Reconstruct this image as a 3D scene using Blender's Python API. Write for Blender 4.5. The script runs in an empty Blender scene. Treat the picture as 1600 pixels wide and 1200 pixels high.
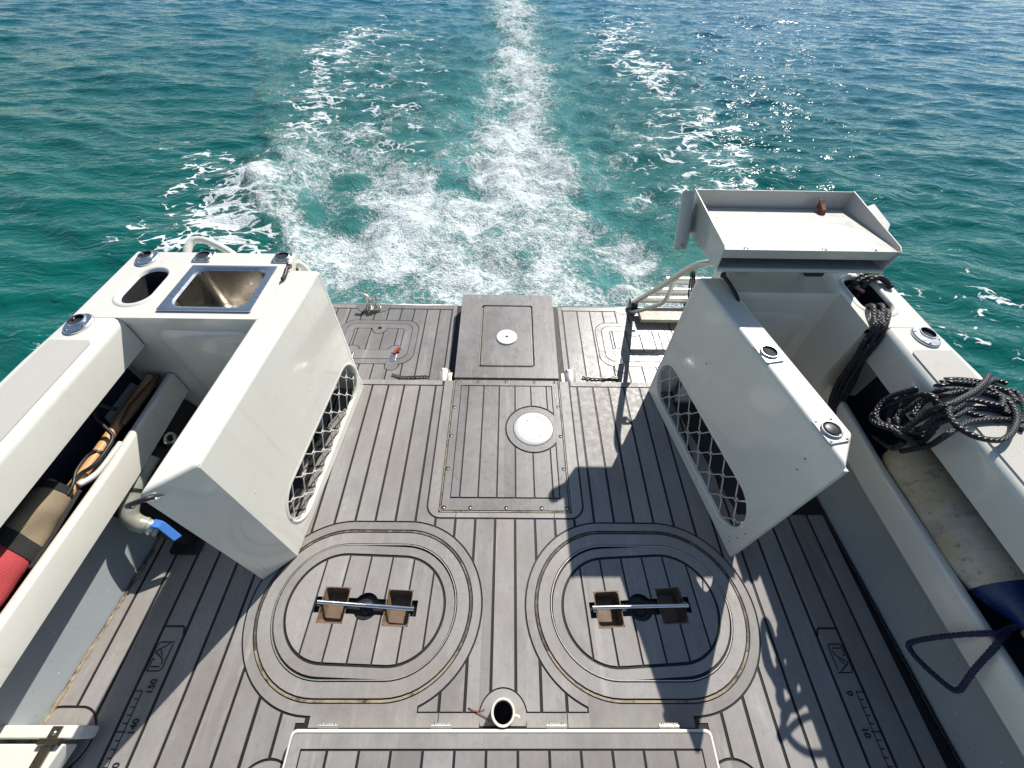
import bpy, math, random
import numpy as np
from mathutils import Vector, Matrix
random.seed(7)
PI = math.pi
S = bpy.context.scene
COL = S.collection

# ------------------------------------------------------------------ camera, world, sun
cam = bpy.data.cameras.new('camera'); co = bpy.data.objects.new('camera', cam); COL.objects.link(co)
cam.sensor_width = 36.0; cam.lens = 14.579; cam.clip_start = 0.02; cam.clip_end = 6000
co.matrix_world = Matrix(((0.999856, -0.010829, -0.013047, 0.0), (0.000011, 0.769893, -0.638173, 0.0),
                          (0.016956, 0.638081, 0.769782, 1.7), (0, 0, 0, 1)))
S.camera = co
SUN_EL, SUN_AX, SUN_AY = math.radians(42.5), 0.505, 0.863      # the sun stands astern, to starboard
world = bpy.data.worlds.new('World'); S.world = world; world.use_nodes = True
nt = world.node_tree; bg = nt.nodes['Background']
sky = nt.nodes.new('ShaderNodeTexSky'); sky.sky_type = 'NISHITA'; sky.sun_disc = False
sky.sun_elevation = SUN_EL; sky.sun_rotation = math.atan2(SUN_AX, SUN_AY)
sky.air_density = 1.0; sky.dust_density = 0.25; sky.ozone_density = 1.0
nt.links.new(sky.outputs[0], bg.inputs[0]); bg.inputs[1].default_value = 0.080
sl = bpy.data.lights.new('sun', 'SUN'); sl.energy = 4.9; sl.angle = math.radians(0.5); sl.color = (1.0, 0.955, 0.89)
so = bpy.data.objects.new('sun', sl); COL.objects.link(so)
sd = Vector((SUN_AX * math.cos(SUN_EL), SUN_AY * math.cos(SUN_EL), math.sin(SUN_EL)))
so.rotation_euler = sd.to_track_quat('Z', 'Y').to_euler(); so.location = (20, 30, 40)
S.view_settings.view_transform = 'Standard'; S.view_settings.look = 'None'
S.view_settings.exposure = 0.46; S.view_settings.gamma = 1.0
S.view_settings.use_curve_mapping = False
S.render.engine = 'CYCLES'
S.cycles.sample_clamp_direct = 8.0; S.cycles.max_bounces = 8; S.cycles.diffuse_bounces = 4; S.cycles.glossy_bounces = 4
S.cycles.caustics_reflective = False; S.cycles.caustics_refractive = False

# ------------------------------------------------------------------ materials
class NT:
    def __init__(s, name):
        s.m = bpy.data.materials.new(name); s.m.use_nodes = True
        s.t = s.m.node_tree; s.b = s.t.nodes['Principled BSDF']
        s.geo = None
    def n(s, ty, **kw):
        n = s.t.nodes.new(ty)
        for k, v in kw.items(): setattr(n, k, v)
        return n
    def link(s, a, b): s.t.links.new(a, b)
    def pos(s):
        if not s.geo: s.geo = s.n('ShaderNodeNewGeometry')
        return s.geo.outputs['Position']
    def mapping(s, vec, scale=(1, 1, 1), loc=(0, 0, 0), rot=(0, 0, 0)):
        m = s.n('ShaderNodeMapping'); s.link(vec, m.inputs[0])
        m.inputs[3].default_value = scale; m.inputs[1].default_value = loc; m.inputs[2].default_value = rot
        return m.outputs[0]
    def noise(s, vec, scale=5, detail=4, rough=.5, dist=0):
        n = s.n('ShaderNodeTexNoise'); s.link(vec, n.inputs['Vector'])
        n.inputs['Scale'].default_value = scale; n.inputs['Detail'].default_value = detail
        n.inputs['Roughness'].default_value = rough; n.inputs['Distortion'].default_value = dist
        return n.outputs['Fac']
    def voro(s, vec, scale, feature='F1', rnd=1.0):
        n = s.n('ShaderNodeTexVoronoi', feature=feature); s.link(vec, n.inputs['Vector'])
        n.inputs['Scale'].default_value = scale; n.inputs['Randomness'].default_value = rnd
        return n.outputs['Distance']
    def math(s, op, a, b=None, c=None, clamp=False):
        n = s.n('ShaderNodeMath', operation=op, use_clamp=clamp)
        for i, v in enumerate((a, b, c)):
            if v is None: continue
            if isinstance(v, (int, float)): n.inputs[i].default_value = v
            else: s.link(v, n.inputs[i])
        return n.outputs[0]
    def remap(s, v, a, b, c=0., d=1., smooth=True):
        n = s.n('ShaderNodeMapRange'); n.interpolation_type = 'SMOOTHSTEP' if smooth else 'LINEAR'
        s.link(v, n.inputs[0])
        for i, x in enumerate((a, b, c, d)): n.inputs[i + 1].default_value = x
        return n.outputs[0]
    def mix(s, f, a, b):
        n = s.n('ShaderNodeMix', data_type='RGBA')
        for sock, v in ((n.inputs[0], f), (n.inputs[6], a), (n.inputs[7], b)):
            if isinstance(v, (int, float)): sock.default_value = v
            elif isinstance(v, tuple): sock.default_value = (*v, 1) if len(v) == 3 else v
            else: s.link(v, sock)
        return n.outputs[2]
    def scale(s, col, f):
        n = s.n('ShaderNodeVectorMath', operation='SCALE'); s.link(col, n.inputs[0])
        if isinstance(f, (int, float)): n.inputs[3].default_value = f
        else: s.link(f, n.inputs[3])
        return n.outputs[0]
    def bump(s, h, strength=.3, dist=.001, normal=None):
        n = s.n('ShaderNodeBump'); n.inputs['Strength'].default_value = strength
        n.inputs['Distance'].default_value = dist; s.link(h, n.inputs['Height'])
        if normal: s.link(normal, n.inputs['Normal'])
        s.link(n.outputs[0], s.b.inputs['Normal']); return n.outputs[0]
    def set(s, **kw):
        for k, v in kw.items():
            k = {'col': 'Base Color', 'rough': 'Roughness', 'metal': 'Metallic', 'ior': 'IOR', 'spec': 'Specular IOR Level',
                 'coat': 'Coat Weight', 'coatr': 'Coat Roughness'}[k]
            if isinstance(v, tuple): s.b.inputs[k].default_value = (*v, 1)
            elif isinstance(v, (int, float)): s.b.inputs[k].default_value = v
            else: s.link(v, s.b.inputs[k])

M = {}
def simple(name, col, rough=.5, metal=0., var=.12, nscale=14., bump=0., bscale=200., coat=0., dirt=None, dscale=11):
    t = NT(name); p = t.pos()
    n = t.noise(p, nscale, 5, .6)
    c = t.mix(n, tuple(x * (1 - var) for x in col), tuple(min(1, x * (1 + var)) for x in col))
    if dirt:
        d = t.remap(t.noise(t.mapping(p, (1, 1, 1), (3, 1, 7)), dscale, 8, .7), .47, .66)
        c = t.mix(t.math('MULTIPLY', d, dirt[1]), c, dirt[0])
    t.set(col=c, metal=metal, coat=coat, coatr=.08)
    t.set(rough=t.remap(t.noise(p, nscale * 2.3, 4, .6), .25, .75, max(.02, rough * .8), min(1, rough * 1.2), False))
    if bump: t.bump(t.noise(p, bscale, 3, .6), bump, .001)
    M[name] = t.m; return t

def teak(name, base, wet=0.0):
    t = NT(name); p = t.pos()
    oi = t.n('ShaderNodeObjectInfo'); r = oi.outputs['Random']
    off = t.n('ShaderNodeCombineXYZ'); t.link(t.math('MULTIPLY', r, 31.7), off.inputs[1]); t.link(t.math('MULTIPLY', r, 7.3), off.inputs[0])
    add = t.n('ShaderNodeVectorMath', operation='ADD'); t.link(p, add.inputs[0]); t.link(off.outputs[0], add.inputs[1])
    q = add.outputs[0]
    grain = t.noise(t.mapping(q, (150, 5, 60)), 1, 6, .65)
    fine = t.noise(t.mapping(q, (520, 26, 200)), 1, 3, .6)
    blot = t.noise(p, 2.6, 6, .62); stain = t.noise(t.mapping(p, (1, .45, 1), (4, 2, 0)), 7, 7, .68)
    speck = t.noise(p, 85, 3, .7)
    d = tuple(x * .80 for x in base); l = tuple(x * 1.17 for x in base)
    c = t.mix(grain, d, l)
    c = t.mix(t.remap(fine, .35, .7, 0, .35, False), c, tuple(x * .72 for x in base))
    c = t.mix(t.remap(blot, .38, .66, 0, .75), c, (base[0] * .80, base[1] * .74, base[2] * .69))
    c = t.mix(t.remap(stain, .56, .78, 0, .42), c, (base[0] * 1.42, base[1] * 1.36, base[2] * 1.28))
    c = t.mix(t.remap(speck, .66, .80, 0, .5), c, tuple(x * .6 for x in base))
    big = t.noise(t.mapping(p, (1.6, .8, 1), (6, 1, 0)), 1, 7, .7)
    c = t.mix(t.remap(big, .46, .64, 0, .75), c, (base[0] * .62, base[1] * .60, base[2] * .60))
    gr = t.noise(t.mapping(p, (1, 1, 1), (1, 8, 0)), 38, 6, .75); c = t.mix(t.remap(gr, .50, .70, 0, .6), c, (base[0] * .68, base[1] * .64, base[2] * .60))
    c = t.mix(t.remap(t.noise(t.mapping(p, (14, 3, 1), (8, 8, 0)), 1, 6, .7), .56, .74, 0, .5), c, (base[0] * 1.45, base[1] * 1.45, base[2] * 1.43))
    smear = t.remap(t.noise(t.mapping(p, (9, .8, 1), (2.2, .4, 0)), 1, 5, .6), .57, .76, 0, .5)
    c = t.mix(smear, c, (base[0] * 1.6, base[1] * 1.58, base[2] * 1.52))
    c = t.scale(c, t.remap(r, 0, 1, .86, 1.12, False))
    t.set(col=c, spec=.45)
    t.set(rough=t.remap(t.noise(p, 30, 6, .7), .35, .65, .40 - wet * .16, .62 - wet * .16, False))
    h = t.math('ADD', t.math('MULTIPLY', grain, .6), t.math('MULTIPLY', t.noise(p, 320, 3, .7), .7))
    t.bump(h, .28 + .35 * wet, .0012)
    M[name] = t.m
teak('teak', (.300, .288, .276))
teak('teak_wet', (.258, .249, .241), 1.0)
teak('teak_lid', (.318, .304, .290))

def gel(name, col, rough=.22, dirt=.5):
    t = NT(name); p = t.pos()
    n1 = t.noise(p, 3.5, 6, .6); n2 = t.noise(t.mapping(p, (1, 1, 1), (5, 5, 5)), 22, 6, .65)
    c = t.mix(t.remap(n1, .3, .7, 0, 1), tuple(x * .955 for x in col), col)
    c = t.mix(t.remap(n2, .56, .78, 0, dirt * .45), c, (col[0] * .80, col[1] * .73, col[2] * .58))
    scr = t.noise(t.mapping(p, (60, 60, 5), (0, 0, 0), (.7, .5, .3)), 1, 4, .6)
    c = t.mix(t.remap(scr, .62, .75, 0, .12), c, (min(1, col[0] * 1.12), min(1, col[1] * 1.12), min(1, col[2] * 1.12)))
    strk = t.noise(t.mapping(p, (34, 34, 1.6), (4, 4, 0)), 1, 5, .65)
    c = t.mix(t.remap(strk, .56, .74, 0, .30), c, (col[0] * .70, col[1] * .64, col[2] * .52))
    sc2 = t.noise(t.mapping(p, (130, 6, 130), (1, 2, 3), (.5, .3, .9)), 1, 3, .6); c = t.mix(t.remap(sc2, .64, .76, 0, .35), c, (col[0] * .78, col[1] * .78, col[2] * .78))
    sp = t.remap(t.voro(p, 34), .035, .055, 1, 0); sp = t.math('MULTIPLY', sp, t.remap(t.noise(p, 4, 2), .55, .6))
    c = t.mix(t.math('MULTIPLY', sp, .55), c, (.22, .19, .15))
    t.set(col=c, coat=.6, coatr=.06, rough=t.remap(n2, .3, .7, rough * .8, rough * 1.5, False))
    t.bump(t.noise(p, 5, 3, .5), .14, .006)
    M[name] = t.m
gel('gelcoat', (.735, .715, .635), .16); gel('gelcoat_grey', (.735, .71, .63), .16); gel('white_alu', (.49, .475, .43), .38, 1.4)
gel('cream_plastic', (.74, .71, .60), .35)
t = simple('caulk', (.008, .008, .0085), .6, 0, .3, 60)
simple('black_rubber', (.016, .016, .018), .45, 0, .3, 60)
simple('dark_void', (.014, .015, .02), .8, 0, .3, 20)  # near-black that paints in the darkness inside holes and cup pockets
simple('navy_liner', (.018, .022, .042), .75, 0, .35, 12, .3, 300)
simple('stainless', (.66, .65, .63), .30, 1., .10, 30)
simple('polished', (.74, .73, .71), .2, 1., .06, 20)
simple('old_steel', (.30, .275, .235), .30, 1., .3, 16, .15, 60)
simple('alloy', (.62, .60, .54), .42, .75, .12, 20, .1, 90)
simple('dark_trim', (.075, .062, .045), .5, 0, .4, 40, .5, 120, 0, ((.3, .26, .2), .7), 24); simple('basin_steel', (.42, .40, .36), .3, 1., .25, 14, .15, 60)
simple('dull_plate', (.60, .60, .58), .5, .2, .10, 40, .1, 60)
simple('sealant', (.30, .24, .15), .6, 0, .45, 45, .9, 130, 0, ((.035, .025, .015), .95))
simple('dirty_trim', (.30, .25, .17), .5, 0, .4, 26, .5, 120, 0, ((.025, .018, .012), 1.0)); simple('step_edge', (.36, .32, .25), .55, 0, .3, 30, .4, 90)
simple('brown_well', (.165, .112, .072), .55, 0, .3, 22, .4, 120, 0, ((.06, .035, .02), .8))
simple('wood', (.60, .33, .14), .38, 0, .2, 22, 0, 1, .4)
simple('dark_wood', (.16, .085, .045), .4, 0, .3, 25)
simple('blue_plastic', (.06, .20, .58), .35, 0, .1, 20)
simple('pipe_grey', (.33, .34, .29), .38, 0, .1, 15, 0, 1, 0, ((.2, .17, .11), .5))
simple('red_tag', (.42, .07, .035), .5, 0, .2, 40)
simple('rust', (.23, .07, .04), .7, 0, .4, 60)
simple('tan_rope', (.50, .41, .29), .8, 0, .25, 70)
simple('pink_cord', (.42, .2, .2), .7, 0, .3, 60)
simple('fender_blue', (.008, .026, .115), .4, 0, .25, 20, 0, 1, 0, ((.2, .22, .3), .3))
# pale grey non-slip paint of the lower side walls
t = NT('grey_flowcoat'); p = t.pos()
c = t.mix(t.noise(p, 6, 5, .6), (.235, .262, .275), (.30, .325, .332))
c = t.mix(t.remap(t.voro(p, 46), .05, .09, .8, 0), c, (.07, .075, .08))
c = t.mix(t.remap(t.voro(t.mapping(p, (1, 1, 1), (3, 9, 2)), 30), .05, .08, .7, 0), c, (.6, .62, .62))
t.set(col=c, rough=.38); t.bump(t.noise(p, 160, 3, .6), .35, .001); M['grey_flowcoat'] = t.m
# speckled non-skid pads
t = NT('nonskid'); p = t.pos()
c = t.mix(t.noise(p, 420, 3, .8), (.33, .315, .28), (.66, .64, .585))
c = t.mix(t.remap(t.noise(p, 9, 6, .7), .58, .74, 0, .5), c, (.24, .21, .18))
t.set(col=c, rough=.8); t.bump(t.noise(p, 420, 3, .8), .9, .0016); M['nonskid'] = t.m
# dirty fender
t = NT('fender_vinyl'); p = t.pos()
n = t.noise(p, 6, 8, .7); c = t.mix(t.remap(n, .35, .60), (.46, .37, .24), (.52, .485, .40))
c = t.mix(t.remap(t.noise(t.mapping(p, (7, 26, 7)), 1, 7, .7), .50, .72, 0, .75), c, (.22, .22, .23))
c = t.mix(t.remap(t.noise(t.mapping(p, (1, 1, 1), (7, 2, 2)), 30, 8, .78), .53, .70, 0, .8), c, (.12, .085, .05))
t.set(col=c, rough=.45); t.bump(t.noise(p, 90, 5, .7), .2, .001); M['fender_vinyl'] = t.m
# ropes and woven cloth run on their tube UVs
def rope_mat(name, base, fleck, amount, sheen=.55):
    t = NT(name); uv = t.n('ShaderNodeUVMap').outputs[0]
    a = t.n('ShaderNodeTexWave', wave_type='BANDS', bands_direction='DIAGONAL'); t.link(t.mapping(uv, (6.2, 90, 1)), a.inputs[0])
    a.inputs['Scale'].default_value = .5
    b = t.n('ShaderNodeTexWave', wave_type='BANDS', bands_direction='DIAGONAL'); t.link(t.mapping(uv, (-6.2, 90, 1)), b.inputs[0])
    b.inputs['Scale'].default_value = .5
    h = t.math('MAXIMUM', a.outputs['Fac'], b.outputs['Fac'])
    ck = t.voro(t.mapping(uv, (3, 21, 1)), 1.0, 'F1', .8)
    f = t.remap(ck, amount, amount + .07, 1, 0)
    c = t.mix(h, tuple(x * .35 for x in base), tuple(x * 1.5 for x in base))
    c = t.mix(f, c, fleck)
    t.set(col=c, rough=sheen); t.bump(h, .9, .003); M[name] = t.m
rope_mat('black_rope', (.013, .013, .016), (.5, .49, .46), .042, .42)
rope_mat('navy_rope', (.022, .024, .065), (.05, .05, .11), .1)
def cloth(name, a, b, sc=330.):
    t = NT(name); uv = t.n('ShaderNodeUVMap').outputs[0]
    w1 = t.n('ShaderNodeTexWave', bands_direction='X'); t.link(uv, w1.inputs[0]); w1.inputs['Scale'].default_value = sc
    w2 = t.n('ShaderNodeTexWave', bands_direction='Y'); t.link(uv, w2.inputs[0]); w2.inputs['Scale'].default_value = sc
    h = t.math('MULTIPLY', w1.outputs['Fac'], w2.outputs['Fac'])
    c = t.mix(t.remap(h, .05, .6), a, b); c = t.mix(t.remap(t.noise(t.pos(), 18, 5, .6), .5, .8, 0, .4), c, a)
    t.set(col=c, rough=.85); t.bump(h, .6, .002); M[name] = t.m
cloth('tan_mesh', (.16, .12, .07), (.56, .45, .30), 11.); cloth('red_mesh', (.34, .03, .035), (.80, .12, .13), 11.)
cloth('black_webbing', (.012, .012, .012), (.05, .05, .05), 50.)

# ------------------------------------------------------------------ mesh helpers
OFF = {}
class MB:
    def __init__(s): s.v = []; s.f = []; s.uv = {}
    def add(s, vs, fs, uvs=None):
        b = len(s.v); s.v += [tuple(map(float, v)) for v in vs]
        for i, f in enumerate(fs):
            if uvs: s.uv[len(s.f)] = uvs[i]
            s.f.append(tuple(b + k for k in f))
        return s
    def box(s, x0, x1, y0, y1, z0, z1):
        return s.add([(x, y, z) for z in (z0, z1) for y in (y0, y1) for x in (x0, x1)],
                     [(0, 2, 3, 1), (4, 5, 7, 6), (0, 1, 5, 4), (2, 6, 7, 3), (0, 4, 6, 2), (1, 3, 7, 5)])
    def hexa(s, p):   # eight points: bottom loop of four, top loop of four
        return s.add(p, [(3, 2, 1, 0), (4, 5, 6, 7), (0, 1, 5, 4), (1, 2, 6, 5), (2, 3, 7, 6), (3, 0, 4, 7)])
    def prism(s, pts, z0, z1):   # counter-clockwise outline
        n = len(pts)
        s.add([(x, y, z0) for x, y in pts] + [(x, y, z1) for x, y in pts],
              [tuple(range(n, 2 * n)), tuple(range(n - 1, -1, -1))] + [(i, (i + 1) % n, n + (i + 1) % n, n + i) for i in range(n)])
        return s
    def extr(s, pts3, d):        # planar outline extruded along a vector
        n = len(pts3); d = Vector(d); q = [tuple(Vector(p) + d) for p in pts3]
        return s.add(list(pts3) + q, [tuple(range(n)), tuple(range(2 * n - 1, n - 1, -1))] + [((i + 1) % n, i, n + i, n + (i + 1) % n) for i in range(n)])
    def ring(s, outer, inner, z, depth):   # two loops of equal length, flat top, skirts down
        n = len(outer)
        vs = [(x, y, z) for x, y in outer] + [(x, y, z) for x, y in inner] + [(x, y, z - depth) for x, y in outer] + [(x, y, z - depth) for x, y in inner]
        fs = []
        for i in range(n):
            j = (i + 1) % n
            fs += [(i, j, n + j, n + i), (2 * n + i, 2 * n + j, j, i), (n + i, n + j, 3 * n + j, 3 * n + i)]
        return s.add(vs, fs)
    def tube(s, path, r, seg=10, closed=False, cap=True, r2=None, vs_scale=1.0):
        P = [Vector(p) for p in path]; n = len(P); up = Vector((0, 0, 1)); vs = []; L = 0; lens = []
        tang = []
        for i in range(n):
            a = P[i - 1] if (i or closed) else P[i]; b = P[(i + 1) % n] if (i < n - 1 or closed) else P[i]
            t = (b - a); tang.append(t.normalized() if t.length > 1e-9 else Vector((0, 1, 0)))
        u = tang[0].orthogonal().normalized()
        for i in range(n):
            t = tang[i]; u = (u - t * u.dot(t))
            u = u.normalized() if u.length > 1e-6 else t.orthogonal().normalized()
            w = t.cross(u); rr = r[i] if isinstance(r, (list, tuple)) else r
            if i: L += (P[i] - P[i - 1]).length
            lens.append(L)
            for k in range(seg):
                a = 2 * PI * k / seg; vs.append(tuple(P[i] + (u * math.cos(a) + w * math.sin(a)) * rr))
        fs = []; uvs = []
        for i in range(n if closed else n - 1):
            j = (i + 1) % n; l0 = lens[i] * vs_scale; l1 = (lens[j] if j else L + (P[0] - P[-1]).length) * vs_scale
            for k in range(seg):
                m = (k + 1) % seg; fs.append((i * seg + k, i * seg + m, j * seg + m, j * seg + k))
                uvs.append([(k / seg, l0), ((k + 1) / seg, l0), ((k + 1) / seg, l1), (k / seg, l1)])
        if cap and not closed:
            fs.append(tuple(range(seg - 1, -1, -1))); uvs.append([(0, 0)] * seg)
            fs.append(tuple((n - 1) * seg + k for k in range(seg))); uvs.append([(0, 0)] * seg)
        return s.add(vs, fs, uvs)
    def lathe(s, prof, seg=28, axis=None, org=(0, 0, 0)):   # profile of (radius, height)
        R = axis.to_track_quat('Z', 'Y').to_matrix() if axis else Matrix.Identity(3); o = Vector(org); vs = []; fs = []
        for r, h in prof:
            for k in range(seg):
                a = 2 * PI * k / seg; vs.append(tuple(o + R @ Vector((r * math.cos(a), r * math.sin(a), h))))
        for i in range(len(prof) - 1):
            for k in range(seg):
                m = (k + 1) % seg; fs.append((i * seg + k, i * seg + m, (i + 1) * seg + m, (i + 1) * seg + k))
        return s.add(vs, fs)
    def disc(s, pts, z): 
        return s.add([(x, y, z) for x, y in pts], [tuple(range(len(pts)))])
    def build(s, name, mat, parent=None, bevel=0., bseg=2, smooth=False, loc=None, label=None):
        off = Vector(OFF.get(parent.name, (0, 0, 0))) if parent else Vector(loc or (0, 0, 0))
        me = bpy.data.meshes.new(name); me.from_pydata([tuple(Vector(v) - off) for v in s.v], [], s.f)
        if s.uv:
            L = me.uv_layers.new(name='UVMap')
            for i, uvs in s.uv.items():
                for k, li in enumerate(me.polygons[i].loop_indices): L.data[li].uv = uvs[k]
        me.materials.append(M[mat])
        if smooth or bevel: me.polygons.foreach_set('use_smooth', [True] * len(me.polygons))
        me.update(); o = bpy.data.objects.new(name, me); COL.objects.link(o)
        if parent: o.parent = parent
        else: o.location = off
        OFF[o.name] = tuple(off)
        if bevel:
            b = o.modifiers.new('bevel', 'BEVEL'); b.width = bevel; b.segments = bseg; b.limit_method = 'ANGLE'
            b.angle_limit = math.radians(32); b.harden_normals = True
        elif smooth == 'auto':
            e = o.modifiers.new('split', 'EDGE_SPLIT'); e.split_angle = math.radians(38)
        if label: o['label'] = label
        return o
def tag(o, label, cat, group=None):
    o['label'] = label; o['category'] = cat
    if group: o['group'] = group
    return o
def thing(name, loc, label, cat, group=None):
    o = bpy.data.objects.new(name, None); COL.objects.link(o); o.location = loc; o.empty_display_size = .05
    OFF[o.name] = tuple(loc); return tag(o, label, cat, group)
def struct(o): o['kind'] = 'structure'; return o
def circ(cx, cy, r, n=40, a0=0., a1=2 * PI):
    full = abs(a1 - a0 - 2 * PI) < 1e-6; m = n if full else n - 1
    return [(cx + r * math.cos(a0 + (a1 - a0) * i / m), cy + r * math.sin(a0 + (a1 - a0) * i / m)) for i in range(n)]
def stad(cx, cy, hs, r, rot=0., n=28):
    p = circ(hs, 0, r, n, -PI / 2, PI / 2) + circ(-hs, 0, r, n, PI / 2, 3 * PI / 2); c, s = math.cos(rot), math.sin(rot)
    return [(cx + x * c - y * s, cy + x * s + y * c) for x, y in p]
def rrect(x0, x1, y0, y1, r, n=7):
    return (circ(x1 - r, y0 + r, r, n, -PI / 2, 0) + circ(x1 - r, y1 - r, r, n, 0, PI / 2) + circ(x0 + r, y1 - r, r, n, PI / 2, PI) + circ(x0 + r, y0 + r, r, n, PI, 1.5 * PI))
def bez(pts, n=12, closed=False):   # smooth curve through points
    P = [Vector(p) for p in pts]; m = len(P); out = []
    rng = range(m) if closed else range(m - 1)
    for i in rng:
        g = (lambda k: P[k % m]) if closed else (lambda k: P[max(0, min(m - 1, k))])
        p0, p1, p2, p3 = g(i - 1), g(i), g(i + 1), g(i + 2)
        for k in range(n):
            t = k / n
            out.append(.5 * ((2 * p1) + (p2 - p0) * t + (2 * p0 - 5 * p1 + 4 * p2 - p3) * t * t + (3 * p1 - p0 - 3 * p2 + p3) * t ** 3))
    if not closed: out.append(P[-1])
    return out

# a plan region cut into vertical columns: intervals are kept, obstacles removed, each piece that hangs together is one plank
def sub(iv, lo, hi):
    out = []
    for a, b in iv:
        if hi <= a or lo >= b: out.append((a, b)); continue
        if lo > a: out.append((a, lo))
        if hi < b: out.append((hi, b))
    return out
def union(iv):
    iv = sorted(iv); out = []
    for a, b in iv:
        if out and a <= out[-1][1] + 1e-4: out[-1] = (out[-1][0], max(out[-1][1], b))
        else: out.append((a, b))
    return out
def s_circ(cx, cy, r): return (lambda x: (cy - math.sqrt(r * r - (x - cx) ** 2), cy + math.sqrt(r * r - (x - cx) ** 2)) if abs(x - cx) < r else None), [cx - r, cx + r], [(cx - r, cx + r)]
def s_stad(cx, cy, hs, r):
    def f(x):
        d = max(0, abs(x - cx) - hs)
        if d >= r: return None
        h = math.sqrt(r * r - d * d); return (cy - h, cy + h)
    return f, [cx - hs - r, cx + hs + r], [(cx - hs - r, cx - hs), (cx + hs, cx + hs + r)]
def s_rect(x0, x1, y0, y1): return (lambda x: (y0, y1) if x0 < x < x1 else None), [x0, x1], []
def s_rrect(x0, x1, y0, y1, r):
    def f(x):
        if not x0 < x < x1: return None
        d = max(0, r - min(x - x0, x1 - x)); h = r - math.sqrt(max(0, r * r - d * d)); return (y0 + h, y1 - h)
    return f, [x0, x1], [(x0, x0 + r), (x1 - r, x1)]
def s_line(fn): return fn, [], []
def region(x0, x1, base, minus, step=.02, ends=0):
    E = 6e-5; xs = {x0 + 1e-6, x1 - 1e-6}
    for f, crit, curv in [b for b in base] + minus:
        for c in crit:
            for e in (c - E, c + E):
                if x0 < e < x1: xs.add(e)
        for a, b in curv:      # dense where the outline turns steep
            for k in range(25):
                u = (1 - math.cos(PI * k / 24)) / 2; e = a + (b - a) * u
                if x0 < e < x1: xs.add(e)
    if step:
        n = max(1, int((x1 - x0) / step))
        for k in range(1, n): xs.add(x0 + (x1 - x0) * k / n)
    xs = sorted(xs); xs2 = [xs[0]]
    for x in xs[1:]:
        if x - xs2[-1] > 2e-5: xs2.append(x)
    comps = []; live = []
    for x in xs2:
        iv = union([r for r in (b[0](x) for b in base) if r])
        for f, _, _ in minus:
            r = f(x)
            if r: iv = sub(iv, *r)
        iv = [i for i in iv if i[1] - i[0] > 1.5e-3]
        nxt = []
        for i in iv:
            cand = [c for c in live if min(c[-1][2], i[1]) - max(c[-1][1], i[0]) > 1e-3]
            if len(cand) == 1 and sum(1 for j in iv if min(cand[0][-1][2], j[1]) - max(cand[0][-1][1], j[0]) > 1e-3) == 1:
                c = cand[0]; c.append((x, *i))
            else: c = [(x, *i)]; comps.append(c)
            nxt.append(c)
        live = nxt
    out = []
    for c in comps:
        if len(c) < 2 or c[-1][0] - c[0][0] < 3e-3: continue
        d = [c[0]]          # drop columns that lie on straight edges
        for k in range(1, len(c) - 1):
            a, b, e = d[-1], c[k], c[k + 1]; t = (b[0] - a[0]) / max(1e-9, e[0] - a[0])
            if abs(a[1] + (e[1] - a[1]) * t - b[1]) > 2e-4 or abs(a[2] + (e[2] - a[2]) * t - b[2]) > 2e-4: d.append(b)
        d.append(c[-1]); out.append(d)
    return out
def slab(mb, comp, z, depth, tf=None, up=False):
    n = len(comp); tf = tf or (lambda x, y: (x, y))
    top = [(*tf(c[0], c[1]), z) for c in comp] + [(*tf(c[0], c[2]), z) for c in comp]
    bot = [(x, y, z - depth) for x, y, _ in top]
    fs = [(i, i + 1, n + i + 1, n + i) for i in range(n - 1)]
    loop = list(range(n)) + list(range(2 * n - 1, n - 1, -1))
    for a, b in zip(loop, loop[1:] + loop[:1]):
        fs.append((b, a, 2 * n + a, 2 * n + b) if not up else (a, b, 2 * n + b, 2 * n + a))
    return mb.add(top + bot, fs)
def planks(parent, lines, base, minus, z, g=.0053, mat='teak', name='plank', depth=.0045, tf=None, step=None, jit=.0004):
    k = 0
    for a, b in zip(lines, lines[1:]):
        if b - a < .012: continue
        for c in region(a + g, b - g, base, minus, step):
            ar = sum((q[0] - p[0]) * (p[2] - p[1] + q[2] - q[1]) / 2 for p, q in zip(c, c[1:]))
            if ar < 2.5e-4: continue
            m = MB(); slab(m, c, z + random.uniform(-jit, jit), depth, tf); m.build(name, mat, parent); k += 1
    return k

# ------------------------------------------------------------------ the sea
ZW = -0.46
def vnoise(x, y, seed=0):
    xi = np.floor(x).astype(np.int64); yi = np.floor(y).astype(np.int64); xf = x - xi; yf = y - yi
    def h(a, b):
        n = (a * 374761393 + b * 668265263 + seed * 974711) & 0x7fffffff
        n = ((n ^ (n >> 13)) * 1274126177) & 0x7fffffff; return ((n ^ (n >> 16)) & 0xffff) / 65535.0
    u = xf * xf * xf * (xf * (xf * 6 - 15) + 10); v = yf * yf * yf * (yf * (yf * 6 - 15) + 10)
    return (h(xi, yi) * (1 - u) + h(xi + 1, yi) * u) * (1 - v) + (h(xi, yi + 1) * (1 - u) + h(xi + 1, yi + 1) * u) * v
def fbm(x, y, o=4, seed=0, g=.5):
    s = 0; a = 1; t = 0
    for i in range(o):
        s = s + a * vnoise(x * 2 ** i + 17.3 * i, y * 2 ** i - 9.1 * i, seed + i); t += a; a *= g
    return s / t
def axis(lo, hi, d, far, grow=1.16):
    a = list(np.arange(lo, hi + 1e-6, d)); s = d; x = a[-1]; r = []
    while x < far: s = min(s * grow, 400); x += s; r.append(x)
    s = d; x = lo; l = []
    while x > -far: s = min(s * grow, 400); x -= s; l.append(x)
    return np.array(l[::-1] + a + r)
def bump1(v, c, w): return np.exp(-((v - c) / w) ** 2)
def sm(v, a, b): t = np.clip((v - a) / (b - a), 0, 1); return t * t * (3 - 2 * t)
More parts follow.
